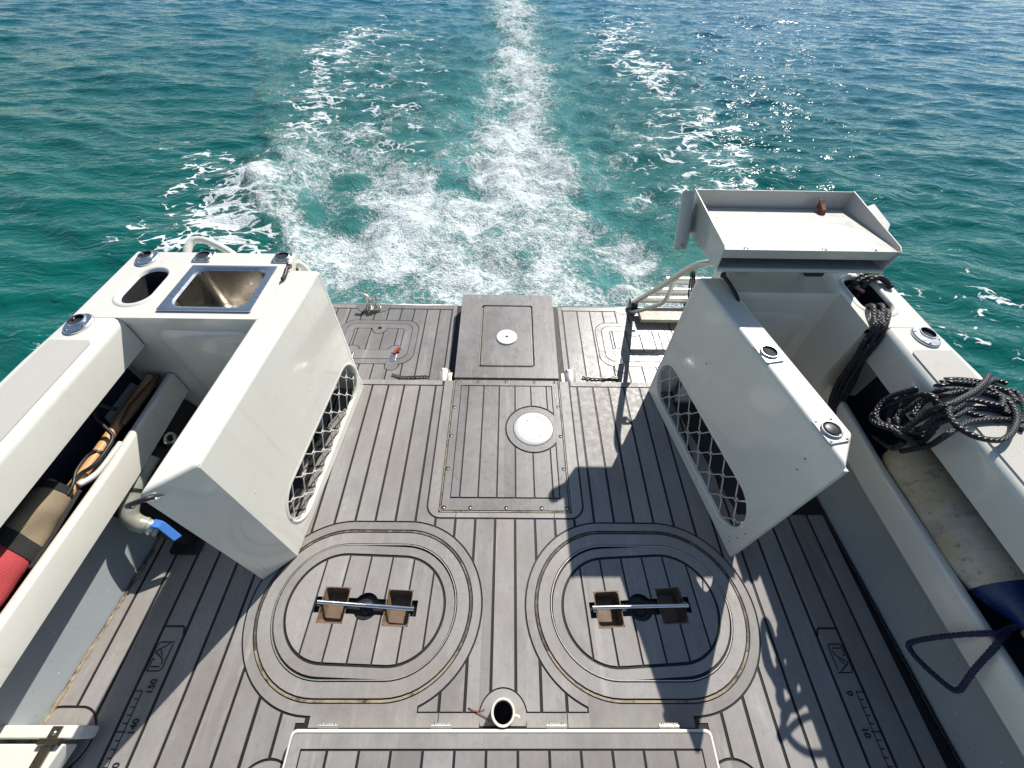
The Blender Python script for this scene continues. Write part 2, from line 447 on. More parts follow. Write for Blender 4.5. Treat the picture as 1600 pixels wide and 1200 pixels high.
def make_sea():
    gx = axis(-11, 12.5, .046, 2500, 1.06); gy = axis(1.2, 17.5, .046, 2500, 1.05)
    X, Y = np.meshgrid(gx, gy); nx, ny = len(gx), len(gy)
    fade = np.exp(-np.hypot(X, Y) / 120.)
    rng = np.random.RandomState(5); Z = np.zeros_like(X)
    wx = X + .45 * fbm(X * .5, Y * .5, 3, 3) + .12 * fbm(X * 2, Y * 2, 2, 4); wy = Y + .55 * fbm(X * .45 + 40, Y * .45, 3, 8) + .12 * fbm(X * 2 + 9, Y * 2, 2, 6)
    for lam, amp, sp in ((4.2, .026, .30), (2.3, .017, .45), (1.3, .0125, .42), (.80, .0112, .36), (.55, .0056, .40), (.33, .0028, .45), (.21, .0012, .5)):
        for k in range(5):
            th = 1.32 + rng.normal() * sp; kk = 2 * PI / (lam * rng.uniform(.8, 1.25)); ph = rng.uniform(0, 2 * PI)
            q = np.sin((wx * np.cos(th) + wy * np.sin(th)) * kk + ph)
            Z += amp * (1 - np.abs(q)) ** 1.25 * .72 * (.25 + 1.4 * fbm(X * .45 + k * 9, Y * .45 + lam, 2, k))
    Z -= Z.mean()
    # wake: churned core behind the drive, a ragged outer crest each side, trails further off
    n1 = fbm(X * 1.1, Y * .8, 4, 21); n2 = fbm(X * 2.6, Y * 2.0, 4, 31); n3 = fbm(X * .55, Y * .45, 3, 41); n4 = fbm(X * .9 + 5, Y * 1.5, 4, 61)
    cx = .16 + .12 * np.sin(Y * .7)
    core_w = .70 + .016 * Y + .35 * np.exp(-np.maximum(Y - 2.0, 0) / 1.8)
    core = np.exp(-(np.abs(X - cx) / core_w) ** 2.2) * (.66 + .30 * np.exp(-np.maximum(Y - 2, 0) / 5.)) * (Y > .8) * (.45 + 1.05 * n1)
    lcx = -(1.75 + .42 * np.maximum(Y - 2.4, 0)) - .3 * (n2 - .5) * 2
    rcx = (1.80 + .24 * np.maximum(Y - 2.4, 0)) + .3 * (n2 - .5) * 2
    ins = sm(X - lcx, -.12, .25) * sm(rcx - X, -.2, .5)
    n5 = fbm(X * 1.7 + 3, Y * 1.5, 3, 71)
    churn = ins * (.50 * np.exp(-np.maximum(Y - 4.4, 0) / 3.0) * np.clip(-.55 + 3.1 * n5 * (.6 + .8 * n4), .08, 1.2) + (.13 + .34 * np.clip(n4 - .42, 0, 1)) * np.exp(-np.maximum(Y - 9, 0) / 7.))
    crest = bump1(X, lcx + .22, .42 * (.25 + 1.5 * n1)) * sm(Y, 2.0, 2.6) * (1 - sm(Y, 4.6, 5.9))
    lace_l = bump1(X, lcx - .50, .75) * sm(Y, 2.0, 2.8) * (1 - sm(Y, 4.6, 6.3))
    tl = -2.85 - .12 * (Y - 6) * (Y < 9) - .36 * (Y >= 9) + .10 * np.maximum(Y - 10, 0) + 1.3 * (n3 - .5)
    trail_l = bump1(X, tl, .50 + .05 * (Y - 5)) * sm(Y, 4.6, 6.2) * (1 - .75 * sm(Y, 9, 16)) * (.35 + 1.2 * n4)
    inner_l = bump1(X, -1.7 - .06 * (Y - 5), .9) * sm(Y, 4.4, 5.6) * (1 - .6 * sm(Y, 8, 14)) * .42
    trail_r = bump1(X, 2.35 + .03 * (Y - 5) + 1.2 * (n3 - .5), .8 + .05 * (Y - 5)) * sm(Y, 3.2, 4.6) * (1 - .7 * sm(Y, 9, 17)) * (.35 + 1.2 * n4)
    hull = bump1(X, -2.4, .75) * (1 - sm(Y, 3.2, 4.4)) * .54 + bump1(X, 2.55 + .15 * (Y - 1), .8) * (1 - sm(Y, 2.6, 4.4)) * .56
    farp = bump1(X, 4.1, .6) * bump1(Y, 2.3, .9) * .56
    side = np.maximum.reduce([lace_l * .60, trail_l * .54, inner_l * .9, trail_r * .58, hull, farp]) * (.60 + .8 * n1)
    foam = np.maximum.reduce([core, churn, crest * (.44 + .5 * n2)])
    aer = np.clip(core * 1.1 + churn * 1.0 + crest * .35, 0, 1)
    turb = np.clip(core + churn * .9 + crest * .6, 0, 1)
    Z = Z * (1 - .4 * turb) + turb * (.30 * (n1 - .5) + .20 * (n2 - .5) + .10 * (fbm(X * 6, Y * 5, 3, 51) - .5))
    Z += .07 * crest + .05 * np.exp(-((X - cx) / .4) ** 2) * sm(Y, 2.5, 5) * np.exp(-Y / 9.) + .04 * side
    Z *= fade; hullmask = (np.abs(X) < 1.75) & (Y < 1.9); Z[hullmask] *= .2
    chop = sm(X + 1.2 * (n3 - .5), -4.6, -1.2) * (1 - .75 * sm(X, 3.2, 7.5)) * sm(Y, 2.5, 4.5) * np.exp(-np.maximum(Y - 9, 0) / 7.) * (.4 + 1.1 * n1)
    Z += 1.2 * chop * fade * (.055 * (fbm(X * 2.6, Y * 4.0, 2, 81) - .5) + .026 * (fbm(X * 5.5, Y * 8.0, 1, 85) - .5))
    vs = np.stack([X, Y, Z], -1).reshape(-1, 3)
    idx = np.arange(nx * ny).reshape(ny, nx)
    q = np.stack([idx[:-1, :-1], idx[:-1, 1:], idx[1:, 1:], idx[1:, :-1]], -1).reshape(-1, 4)
    me = bpy.data.meshes.new('sea'); me.vertices.add(len(vs)); me.vertices.foreach_set('co', vs.astype(np.float32).ravel())
    me.loops.add(q.size); me.loops.foreach_set('vertex_index', q.astype(np.int32).ravel())
    me.polygons.add(len(q)); me.polygons.foreach_set('loop_start', np.arange(0, q.size, 4, dtype=np.int32))
    me.polygons.foreach_set('use_smooth', np.ones(len(q), dtype=bool)); me.update(); me.validate()
    for nm, a in (('foam', foam), ('side', side), ('aer', aer), ('chop', chop)):
        at = me.attributes.new(nm, 'FLOAT', 'POINT'); at.data.foreach_set('value', a.astype(np.float32).ravel())
    o = bpy.data.objects.new('sea', me); COL.objects.link(o); o.location.z = ZW; me.materials.append(M['sea_water']); struct(o)
def sea_material():
    t = NT('sea_water'); p = t.pos()
    def att(n): a = t.n('ShaderNodeAttribute'); a.attribute_name = n; return a.outputs['Fac']
    foam, side, aer, chop = att('foam'), att('side'), att('aer'), att('chop')
    nz = t.n('ShaderNodeTexNoise'); t.link(p, nz.inputs['Vector']); nz.inputs['Scale'].default_value = 2.4; nz.inputs['Detail'].default_value = 4
    sc = t.n('ShaderNodeVectorMath', operation='SCALE'); t.link(nz.outputs['Color'], sc.inputs[0]); sc.inputs[3].default_value = .35
    ad = t.n('ShaderNodeVectorMath', operation='ADD'); t.link(p, ad.inputs[0]); t.link(sc.outputs[0], ad.inputs[1]); w = ad.outputs[0]
    flat = t.mapping(w, (1, 1, .3)); pf = t.mapping(p, (1, 1, .4))
    # churned foam: clots, fine strands and specks
    f1 = t.noise(flat, 4.2, 5, .62, .2); f2 = t.noise(t.mapping(pf, (1, .8, 1), (9, 3, 1)), 19, 6, .72); f3 = t.noise(t.mapping(pf, (1, .85, 1), (2, 5, 1)), 62, 3, .7)
    ve = t.voro(flat, 8.5, 'DISTANCE_TO_EDGE'); strand = t.remap(ve, 0, .20, 1, 0)
    ve2 = t.voro(t.mapping(flat, (1, 1, 1), (5, 2, 0)), 24, 'DISTANCE_TO_EDGE'); strand2 = t.remap(ve2, 0, .25, 1, 0)
    v = t.math('ADD', t.math('MULTIPLY', f1, .44), t.math('MULTIPLY', f2, .48)); v = t.math('ADD', v, t.math('MULTIPLY', f3, .36))
    v = t.math('ADD', v, t.math('ADD', t.math('MULTIPLY', strand, .05), t.math('MULTIPLY', strand2, .03)))
    a = t.math('ADD', v, t.math('MULTIPLY', foam, .48))
    churn = t.math('MULTIPLY', t.remap(a, .88, 1.10), t.remap(foam, .03, .2))
    # lacy patches: flat rafts with holes
    g1 = t.noise(t.mapping(w, (.8, 1.35, .3), (3, 8, 0)), 4.4, 6, .58, .3); hole = t.voro(t.mapping(w, (.8, 1.4, .3)), 8.5, 'DISTANCE_TO_EDGE')
    lz = t.math('ADD', g1, t.math('MULTIPLY', t.remap(hole, 0, .22, 1, 0), .14))
    lace = t.math('MULTIPLY', t.remap(t.math('ADD', lz, t.math('MULTIPLY', side, .40)), .80, .87), t.remap(side, .05, .2))
    f = t.math('MAXIMUM', t.math('MULTIPLY', churn, .9), t.math('MULTIPLY', lace, .92))
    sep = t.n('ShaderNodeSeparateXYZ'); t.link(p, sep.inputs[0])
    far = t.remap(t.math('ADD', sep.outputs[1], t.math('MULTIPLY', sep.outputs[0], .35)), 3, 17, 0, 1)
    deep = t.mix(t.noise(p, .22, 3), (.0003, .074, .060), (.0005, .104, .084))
    deep = t.mix(far, deep, (.0004, .102, .165))  # blue of the reflected sky painted into the farther water's body colour
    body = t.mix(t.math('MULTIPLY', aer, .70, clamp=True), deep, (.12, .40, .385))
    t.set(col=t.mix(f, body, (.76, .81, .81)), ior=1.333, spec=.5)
    t.set(rough=t.remap(f, 0, 1, .055, .75, False))
    r1 = t.noise(t.mapping(w, (.55, 2.0, 1), (0, 0, 0), (0, 0, .15)), 6.0, 2, .55, .3); r2 = t.noise(t.mapping(p, (.8, 1.6, 1), (2, 2, 2)), 24, 1, .5)
    h = t.math('ADD', t.math('MULTIPLY', r1, .024), t.math('MULTIPLY', r2, .0011))
    h = t.math('ADD', h, t.math('MULTIPLY', t.math('MULTIPLY', v, t.remap(foam, .03, .3)), .055))
    h = t.math('ADD', h, t.math('MULTIPLY', f, .010))
    h = t.math('ADD', h, t.math('MULTIPLY', t.math('MULTIPLY', t.noise(t.mapping(w, (.8, 1.5, 1), (7, 7, 1)), 6.5, 2, .5, .4), chop), .007))
    t.bump(h, 1.0, 1.0); M['sea_water'] = t.m
sea_material(); make_sea()
# ------------------------------------------------------------------ cockpit deck
P = .083
LX, RX = -.507, .503          # round hatch centres
HY, HS = .343, .108
def grid(lo, hi, first=.0415):
    a = [lo]; k = -40
    while k < 40:
        x = first + k * P; k += 1
        if lo + .004 < x < hi - .004: a.append(x)
    return a + [hi]
SEAM_L = lambda y: -1.432 + .091 * (y - .012)
SEAM_R = lambda y: 1.404 - .048 * (y + .1)
def seam_l(x): y = .012 + (x + 1.432) / .091; return (y, 9.0)
def seam_r(x): y = -.1 + (1.404 - x) / .048; return (y, 9.0)
base_deck = [s_line(lambda x: (-.75, 1.391))]
surround = (lambda x: ((.672 if abs(x) < .272 else .737 - math.sqrt(max(0, .065 ** 2 - (abs(x) - .272) ** 2))), 9.) if abs(x) < .337 else None), [-.337, .337], [(-.337, -.272), (.272, .337)]
lidL = s_stad(LX, HY, HS, .320); lidR = s_stad(RX, HY, HS, .320)
under = (lambda x: (-.03, HY) if .272 < abs(x) < .617 else None), [-.617, -.272, .272, .617], []
band = s_rect(-.617, .617, -.03, .040); hatchbox = s_rect(-.655, .655, -.9, .012)
arc = s_circ(0, .024, .080); arcL = s_circ(-.70, -.165, .095); arcR = s_circ(.70, -.165, .095)
padL = s_stad(-1.375, -.03, .03, .085)
deck_obst = [surround, lidL, lidR, under, band, hatchbox, arc, arcL, arcR, padL,
             ((lambda x: seam_l(x) if x < -1.3 else None), [], []), ((lambda x: seam_r(x) if x > 1.3 else None), [], [])]
# the black rubber underneath, open where the hatch wells drop through it
m = MB()
for c in region(-1.47, 1.45, [s_line(lambda x: (-.8, 1.43))], [s_stad(LX, HY, HS, .27), s_stad(RX, HY, HS, .27), s_circ(0, .032, .030)], .2): slab(m, c, -.0032, .05)
deck = struct(m.build('deck', 'caulk')); deck['label'] = 'grey synthetic teak cockpit deck with black caulking'
LN = [-1.50] + grid(-1.3615, 1.3615) + [1.46]
planks(deck, LN, base_deck, deck_obst, 0.0)
# margin pieces: aft edge, surround of the middle hatch, lower band, rings
m = MB()
for x0, x1 in ((-1.34, -.3415), (.3415, 1.335)):
    m2 = MB()
    for c in region(x0, x1, [s_line(lambda x: (1.3985, 1.430))], [], 0): slab(m2, c, 0, .09)
    m2.build('margin_plank', 'teak', deck)
sur = (lambda x: ((.6800 if abs(x) < .272 else .737 - math.sqrt(max(0, .0570 ** 2 - (abs(x) - .272) ** 2))), 1.43) if abs(x) < .3290 else None), [-.3290, .3290], [(-.3290, -.272), (.272, .3290)]
for x0, x1 in ((-.3290, -.2088), (-.2062, .2062), (.2088, .3290)):
    for c in region(x0, x1, [sur], [s_rect(-.2835, .2835, .7, 2)], .05):
        m = MB(); slab(m, c, 0, .003); m.build('margin_plank', 'teak', deck)
for sx, cxx in ((-1, LX), (1, RX)):
    x0, x1 = (cxx - .43, cxx + .43)
    bandp = s_rect(min(sx * .2075, sx * .612), max(sx * .2075, sx * .612), -.0, .036)
    fill = (lambda x: (-.0, HY) if .277 < abs(x) < .612 else None), [-.612, -.277, .277, .612], []
    for c in region(x0, x1, [s_stad(cxx, HY, HS, .3135), bandp, fill], [s_stad(cxx, HY, HS, .2840)], .03):
        m = MB(); slab(m, c, .0002, .003); m.build('hatch_border', 'teak', deck)
for c in region(-.205, .205, [s_rect(-.3, .3, -.0, .036)], [s_circ(0, .024, .0755)], .05):
    m = MB(); slab(m, c, .0001, .003); m.build('margin_plank', 'teak', deck)
m = MB()
for c in region(-.0755, .0755, [s_circ(0, .024, .0755)], [s_circ(0, .032, .034), s_rect(-1, 1, -1, .004)], .01): slab(m, c, .0001, .003)
m.build('pipe_collar', 'teak', deck)
for cxx in (-.70, .70):
    m = MB(); m.prism(circ(cxx, -.165, .088, 40), -.003, .0001); m.build('round_inlay', 'teak', deck)
m = MB(); m.prism(stad(-1.375, -.03, .03, .078), -.003, .001); m.build('foot_pad', 'teak', deck)
# ragged sealant along the port seam, cleaner to starboard
for side, fn, mat, r in ((-1, SEAM_L, 'sealant', .006), (1, SEAM_R, 'black_rubber', .004)):
    pts = []; rad = []
    for i in range(200):
        y = -.6 + i * 1.62 / 199; pts.append((fn(y) + random.uniform(-.0018, .0018), y, random.uniform(-.001, .0015))); rad.append(r * random.uniform(.55, 1.35))
    m = MB(); m.tube(pts, rad, 7); m.build('sealant_bead', mat, deck, smooth=True)
# measuring scale and emblem let into the outer planks
def stroke(mb, pts, w, z):
    for a, b in zip(pts, pts[1:]):
        a = Vector((*a, 0)); b = Vector((*b, 0)); d = (b - a); L = d.length
        if L < 1e-6: continue
        d /= L; n = Vector((-d.y, d.x, 0)) * w / 2; a = a - d * w * .35; b = b + d * w * .35
        z += 2e-5
        mb.add([(*(a - n)[:2], z), (*(b - n)[:2], z), (*(b + n)[:2], z), (*(a + n)[:2], z)], [(0, 1, 2, 3)])
def scale_side(sx):
    m = MB()
    xb = sx * 1.176
    stroke(m, [(xb, .092), (xb, -.75)], .0032, .0010)
    for k in range(36):
        y = .092 - .0204 * k; ln = .021 if k % 5 == 0 else .013
        a = xb - sx * (.0 if k % 5 else .006); m2 = xb + sx * ln
        if k == 0: a = xb
        stroke(m, [(a, y), (m2, y)], .0032, .0012)
    m.build('ruler_marks', 'caulk', deck)
    nums = (('0', .088), ('10', -.012), ('20', -.114)) if sx > 0 else (('150', .098), ('140', -.004), ('130', -.106))
    for s_, y in nums:
        cu = bpy.data.curves.new('ruler_number', 'FONT'); cu.body = s_; cu.size = .027; cu.align_x = 'CENTER'; cu.align_y = 'CENTER'
        cu.offset = .0007; cu.extrude = .0004; cu.materials.append(M['caulk'])
        o = bpy.data.objects.new('ruler_number', cu); COL.objects.link(o); o.parent = deck
        o.location = (sx * 1.152, y + (.006 if sx < 0 else 0), .0014); o.rotation_euler = (0, 0, -sx * PI / 2)
    # emblem in its own rounded field
    m = MB()
    stroke(m, [(sx * 1.1245, .255), (sx * 1.130, .272), (sx * 1.138, .277), (sx * 1.2, .277)], .006, .0011)
    def En(u, v): return (sx * (1.171 + v), (.187 - u) if sx > 0 else (.187 + u))
    W = .0036
    for k, q in enumerate((((-.041, .026), (.032, .026), (.042, .018), (.042, -.028)), ((-.008, .013), (-.007, .019), (-.041, .019), (-.041, -.018), (-.034, -.026), (.034, -.026)),
                           ((-.029, .013), (-.029, -.014)), ((-.022, -.018), (-.008, -.014), (.013, .020)), ((.016, .018), (.038, -.016)), ((.004, -.006), (.018, .004)))):
        stroke(m, [En(*p) for p in q], W, .0010 + k * .0002)
    m.build('emblem', 'caulk', deck)
scale_side(1); scale_side(-1)
# deck edge riser above the swim platform
m = MB(); m.box(-1.36, 1.36, 1.385, 1.4275, -.5, -.0035); m.build('deck_riser', 'teak', deck)

# ------------------------------------------------------------------ two round lift-out hatches
m = MB(); m.prism([(-1.385, .63), (-.90, .63), (-.84, 1.10), (-1.345, 1.10)], .0012, .006); tag(m.build('black_sheet', 'black_rubber', None, loc=(-1.1, .9, 0)), 'flat black sheet inside the sink-side locker', 'mat', 'black sheets inside the lockers')  # thin black sheets laid over the planks inside the lockers
m = MB(); m.prism([(.99, .70), (1.36, .70), (1.34, 1.10), (1.30, 1.29), (.86, 1.29)], .0012, .006); tag(m.build('black_sheet', 'black_rubber', None, loc=(1.1, .9, 0)), 'flat black sheet inside the bait-table-side locker', 'mat', 'black sheets inside the lockers')
def round_hatch(cx, rot, label):
    t = thing('round_hatch', (cx, HY, 0), label, 'deck hatch', 'round hatches in the cockpit deck')
    c, s = math.cos(rot), math.sin(rot); tf = lambda x, y: (cx + x * c - y * s, HY + x * s + y * c)
    m = MB(); m.ring(stad(cx, HY, HS, .2800), stad(cx, HY, HS, .2735), -.0006, .006); m.build('seal_trim', 'dark_trim', t)
    so_, si_ = stad(cx, HY, HS, .2806), stad(cx, HY, HS, .2738); idx = [k for k in range(len(so_)) if so_[k][1] < HY - .135]; idx.sort(key=lambda k: so_[k][0]); nn = len(idx)
    m = MB(); m.add([(*so_[k], .0004) for k in idx] + [(*si_[k], .0004) for k in idx], [(k, k + 1, nn + k + 1, nn + k) for k in range(nn - 1)]); m.build('worn_sealant', 'dirty_trim', t)
    m = MB(); m.ring(stad(cx, HY, HS, .2690), stad(cx, HY, HS, .2265), .0010, .004); m.build('outer_ring', 'teak_lid', t)
    m = MB(); m.ring(stad(cx, HY, HS, .2228), stad(cx, HY, HS, .2200), .0030, .006); m.build('metal_rim', 'alloy', t)
    well = [s_rect(-.163, -.073, -.058, .058), s_rect(.073, .163, -.058, .058), s_rect(-.186, .186, -.025, .024), s_circ(0, 0, .044)]
    m = MB()
    for q in region(-.34, .34, [s_stad(0, 0, HS, .2185)], well, .05): slab(m, q, -.0028, .02, tf)
    for q in region(-.39, .39, [s_stad(0, 0, HS, .276)], [s_stad(0, 0, HS, .214)], .05): slab(m, q, -.0042, .02, tf)
    m.build('lid_base', 'caulk', t)
    m = MB(); m.ring(stad(cx, HY, HS, .2160, rot), stad(cx, HY, HS, .1850, rot), .0012, .004); m.build('lid_ring', 'teak_lid', t)
    planks(t, [-.30] + ([-.190, -.105, -.021, .063, .148, .231] if cx < 0 else [-.202, -.119, -.034, .049, .131, .217]) + [.30], [s_stad(0, 0, HS, .1750)], [s_rect(-.165, -.071, -.060, .060), s_rect(.071, .165, -.060, .060), s_rect(-.188, .188, -.027, .026), s_circ(0, 0, .046)], .001, .0036, 'teak_lid', 'plank', .004, tf)
    # the handle well: two finger pits joined by a slot
    for x0, x1 in ((-.163, -.073), (.073, .163)):
        m = MB(); lo = [tf(*q) for q in rrect(x0, x1, -.058, .058, .012, 5)]; fl = [tf(*q) for q in rrect(x0 + .010, x1 - .010, -.046, .046, .012, 5)]; n = len(lo)
        m.add([(*q, .0006) for q in lo] + [(*q, -.046) for q in fl], [(i, (i + 1) % n, n + (i + 1) % n, n + i) for i in range(n)] + [tuple(range(n, 2 * n))])
        rim = [tf(*q) for q in rrect(x0 - .0035, x1 + .0035, -.0615, .0615, .014, 5)]; m.ring(rim, lo, .0012, .003)
        m.build('finger_pit', 'brown_well', t)
    for q in region(-.186, .186, [s_rect(-.186, .186, -.025, .024), s_circ(0, 0, .044)], [s_rect(-.161, -.075, -1, 1), s_rect(.075, .161, -1, 1)], .02):
        m = MB(); slab(m, q, -.016, -.0165, tf, True); m.build('handle_slot', 'black_rubber', t)
    m = MB(); m.lathe([(0, -.009), (.018, -.0085), (.024, -.012), (.026, -.016)], 24, None, (*tf(0, -.004), 0)); m.build('latch_boss', 'black_rubber', t, smooth=True)
    a = tf(-.178, .004 + .003); b = tf(.178, -.004)
    m = MB(); m.tube([(*a, .0055), (*b, .0055)], .0074, 14); hb = m.build('handle_bar', 'polished', t, smooth='auto')
    for q in (-.170, .170):
        m = MB(); m.box(*[k for k in (tf(q, 0)[0] - .006, tf(q, 0)[0] + .006, tf(q, 0)[1] - .008, tf(q, 0)[1] + .008, -.016, .004)])
        m.build('handle_lug', 'old_steel', t)
    return t
round_hatch(LX, -.034, 'round teak deck hatch fully in the sun, beside the sink counter locker')
round_hatch(RX, .055, 'round teak deck hatch half covered by the bait table shadow')

# ------------------------------------------------------------------ screwed-down hatch in the middle of the deck
t = thing('access_hatch', (0, 1.07, 0), 'rectangular screwed teak hatch with a white round plate in mid deck', 'deck hatch')
m = MB()
for o_, i_, in ((rrect(-.2800, .2800, .7030, 1.434, .010), rrect(-.2755, .2755, .708, 1.432, .008)),): m.ring(o_, i_, .0006, .004)
m.build('edge_trim', 'dirty_trim', t)
ringo = s_circ(.133, 1.127, .139); ringi = s_circ(.133, 1.127, .1305)
for c in region(-.2715, .2715, [s_rect(-.2715, .2715, .7115, 1.431)], [s_rect(-.2400, .2400, .764, 1.398)], .3):
    m = MB(); slab(m, c, .001, .004); m.build('hatch_border', 'teak_wet', t)
m = MB()
for c in region(-.01, .2398, [ringi], [s_circ(.133, 1.127, .0985)], .02): slab(m, c, .0011, .004)
m.build('plate_surround', 'teak_wet', t)
planks(t, [-.2395, -.199, -.119, -.0375, .0445, .127, .209, .2395], [s_rect(-.24, .2345, .7705, 1.392)], [ringo], .001, .0036, 'teak_wet')
ap = MB(); ap.lathe([(0, .0052), (.064, .0052), (.0652, .0036), (.0668, .0036), (.068, .0058), (.090, .0052), (.0955, .002), (.0955, -.003)], 56, None, (.133, 1.127, 0))
ap = ap.build('access_plate', 'dull_plate', t, smooth='auto')
for a in (2.1, 5.25):
    m = MB(); m.lathe([(0, .0060), (.0035, .0060), (.0035, .004)], 10, None, (.133 + .052 * math.cos(a), 1.127 + .052 * math.sin(a), 0)); m.build('key_hole', 'black_rubber', ap)
for x, y in [(-.262, .722), (-.149, .722), (.004, .722), (.155, .722), (.262, .722), (-.263, .907), (-.263, 1.081), (-.263, 1.253), (-.258, 1.421), (-.151, 1.421), (-.002, 1.421), (.148, 1.421), (.258, 1.421), (.263, 1.26), (.263, 1.083), (.263, .908)]:
    m = MB(); m.lathe([(0, .0016), (.0042, .0016), (.0046, .0014), (.0046, .0013), (.0092, .0013), (.0095, .0)], 14, None, (x, y, 0)); sc = m.build('screw_hole', 'caulk', t)
    m = MB(); m.lathe([(0, .0036), (.003, .0034), (.0046, .0016)], 12, None, (x + .001, y - .003, 0)); m.build('screw', 'stainless', sc, smooth=True)

# ------------------------------------------------------------------ swim platform
ZP = -.085
m = MB()
m.box(-1.32, 1.32, 1.385, 2.150, ZP - .16, ZP - .0035)
plat = struct(m.build('swim_platform', 'caulk')); plat['label'] = 'low swim platform planked in grey synthetic teak behind the deck'
def plat_half(sx):
    xi, xe = .360, 1.30
    cl = s_stad(sx * .875, 2.148, .028, .085) if sx < 0 else s_stad(sx * .80, 2.150, .03, .075)
    hx = sx * .794
    hob = s_rrect(hx - .245, hx + .245, 1.618, 1.998, .09)
    ears = [s_circ(hx + e * .128, 1.612, .043) for e in (-1, 1)]
    ln = [xi] + [.4545 + P * k for k in range(11)] + [xe]
    if sx < 0: ln = [xi] + [.438 + P * k for k in range(11)] + [xe]
    lines = sorted(sx * q for q in ln)
    planks(plat, lines, [s_line(lambda x: (1.38, 2.104))], [cl, hob] + ears, ZP, .0042, 'teak_wet')
    a, b = sorted((sx * xi + sx * -.003, sx * xe))
    for c in region(a, b, [s_line(lambda x: (2.1115, 2.149))], [cl], .05):
        m = MB(); slab(m, c, ZP, .07); m.build('margin_plank', 'teak_wet', plat)
    a, b = sorted((sx * .3295, sx * .3545))
    m = MB(); m.box(a, b, 1.38, 2.149, ZP - .05, ZP); m.build('margin_plank', 'teak_wet', plat)
    m = MB()
    for c in region(cl[1][0], cl[1][1], [(lambda f: (lambda x: (f(x)[0] + .005, min(f(x)[1], 2.147)) if f(x) else None, cl[1], cl[2]))(cl[0])], [], .02): slab(m, c, ZP + .0004, .003)
    m.build('cleat_pad', 'teak_wet', plat)
    m = MB(); m.tube([(a, 2.152, ZP - .006), (sx * 1.3, 2.152, ZP - .006)], .008, 8); m.build('edge_bead', 'alloy', plat, smooth=True)
    # lift-up hatch with two flush latches
    t = thing('platform_hatch', (hx, 1.81, ZP), 'small teak platform hatch with a red latch tag' if sx < 0 else 'small teak platform hatch crossed by the ladder shadow', 'deck hatch', 'small hatches in the swim platform')
    m = MB()
    for c in region(hx - .25, hx + .25, [s_rrect(hx - .2405, hx + .2405, 1.6225, 1.9935, .0865)] + [s_circ(hx + e * .128, 1.612, .039) for e in (-1, 1)], [s_rrect(hx - .206, hx + .206, 1.659, 1.965, .058)], .03): slab(m, c, ZP + .0006, .004)
    m.build('hatch_frame', 'teak_wet', t)
    m = MB()
    inn = s_rrect(hx - .156, hx + .156, 1.735, 1.921, .018); ob = [s_circ(hx, 1.921, .05)] + [s_circ(hx + e * .128, 1.722, .05) for e in (-1, 1)]
    ob2 = [s_circ(hx, 1.921, .0455)] + [s_circ(hx + e * .128, 1.722, .0455) for e in (-1, 1)]
    notch = [s_rect(hx + e * .128 - .020, hx + e * .128 + .020, 1.60, 1.712) for e in (-1, 1)]
    inn_m = [((lambda f0: (lambda x: f0(x)))(inn[0]), inn[1], inn[2])]
    def ringcut(x):
        r = inn[0](x)
        if not r: return None
        lo, hi = r
        for f, _, _ in ob2:
            q = f(x)
            if q: 
                if q[0] < lo < q[1]: lo = max(lo, q[1])
                if q[0] < hi < q[1]: hi = min(hi, q[0])
        return (lo, hi) if hi > lo else None
    for c in region(hx - .202, hx + .202, [s_rrect(hx - .202, hx + .202, 1.663, 1.961, .055)], [(ringcut, inn[1] + [k for o in ob2 for k in o[1]], inn[2] + [k for o in ob2 for k in o[2]]), s_circ(hx, 1.921, .013)] + notch, .03): slab(m, c, ZP + .0014, .004)
    m.build('lid_ring', 'teak_wet', t)
    planks(t, [hx + q for q in (-.1535, -.137, -.052, .031, .114, .1535)], [s_rrect(hx - .1535, hx + .1535, 1.738, 1.918, .018)], ob, ZP + .001, .0036, 'teak_wet')
    for e in (-1, 1):
        lx = hx + e * .128
        m = MB(); m.prism(rrect(lx - .018, lx + .018, 1.640, 1.712, .010, 4), ZP - .002, ZP + .0035); la = m.build('latch', 'stainless', t, bevel=.0015)
        m = MB(); m.box(lx - .016, lx + .016, 1.6755, 1.6775, ZP + .003, ZP + .0042); m.build('latch_joint', 'caulk', la)
        if sx < 0 and e > 0:
            m = MB(); m.hexa([(lx - .010, 1.700, ZP + .004), (lx + .008, 1.692, ZP + .004), (lx + .040, 1.728, ZP + .014), (lx + .022, 1.738, ZP + .014),
                              (lx - .010, 1.700, ZP + .012), (lx + .008, 1.692, ZP + .012), (lx + .040, 1.728, ZP + .026), (lx + .022, 1.738, ZP + .026)]); m.build('latch_tag', 'red_tag', la, bevel=.002, label='red latch tag')
plat_half(-1); plat_half(1)
m = MB(); m.box(-1.32, 1.32, 1.5, 2.10, ZP - .7, ZP - .17); m.build('transom_skirt', 'gelcoat', plat, bevel=.02)
# hinge posts beside the middle box, shock cords on the platform
for sx, lab in ((-1, 'short alloy hinge barrel at the left of the motor box'), (1, 'short alloy hinge barrel at the right of the motor box')):
    t = thing('hinge_barrel', (sx * .345, 1.475, ZP), lab, 'hinge', 'alloy hinge barrels beside the motor box')
    m = MB(); m.tube([(sx * .347, 1.432, -.044), (sx * .347, 1.436, -.044), (sx * .347, 1.528, -.044), (sx * .347, 1.532, -.044)], [.031, .034, .034, .031], 28); m.build('barrel', 'alloy', t, smooth='auto')
    m = MB(); m.box(min(sx * .300, sx * .325), max(sx * .300, sx * .325), 1.440, 1.515, ZP, ZP + .055); m.build('bracket', 'alloy', t, bevel=.004)
    m = MB(); m.lathe([(0, .003), (.006, .0025), (.008, 0)], 10, Vector((0, .3, 1)), (sx * .345 - .010, 1.520, -.011)); m.build('pin', 'stainless', t, smooth=True)
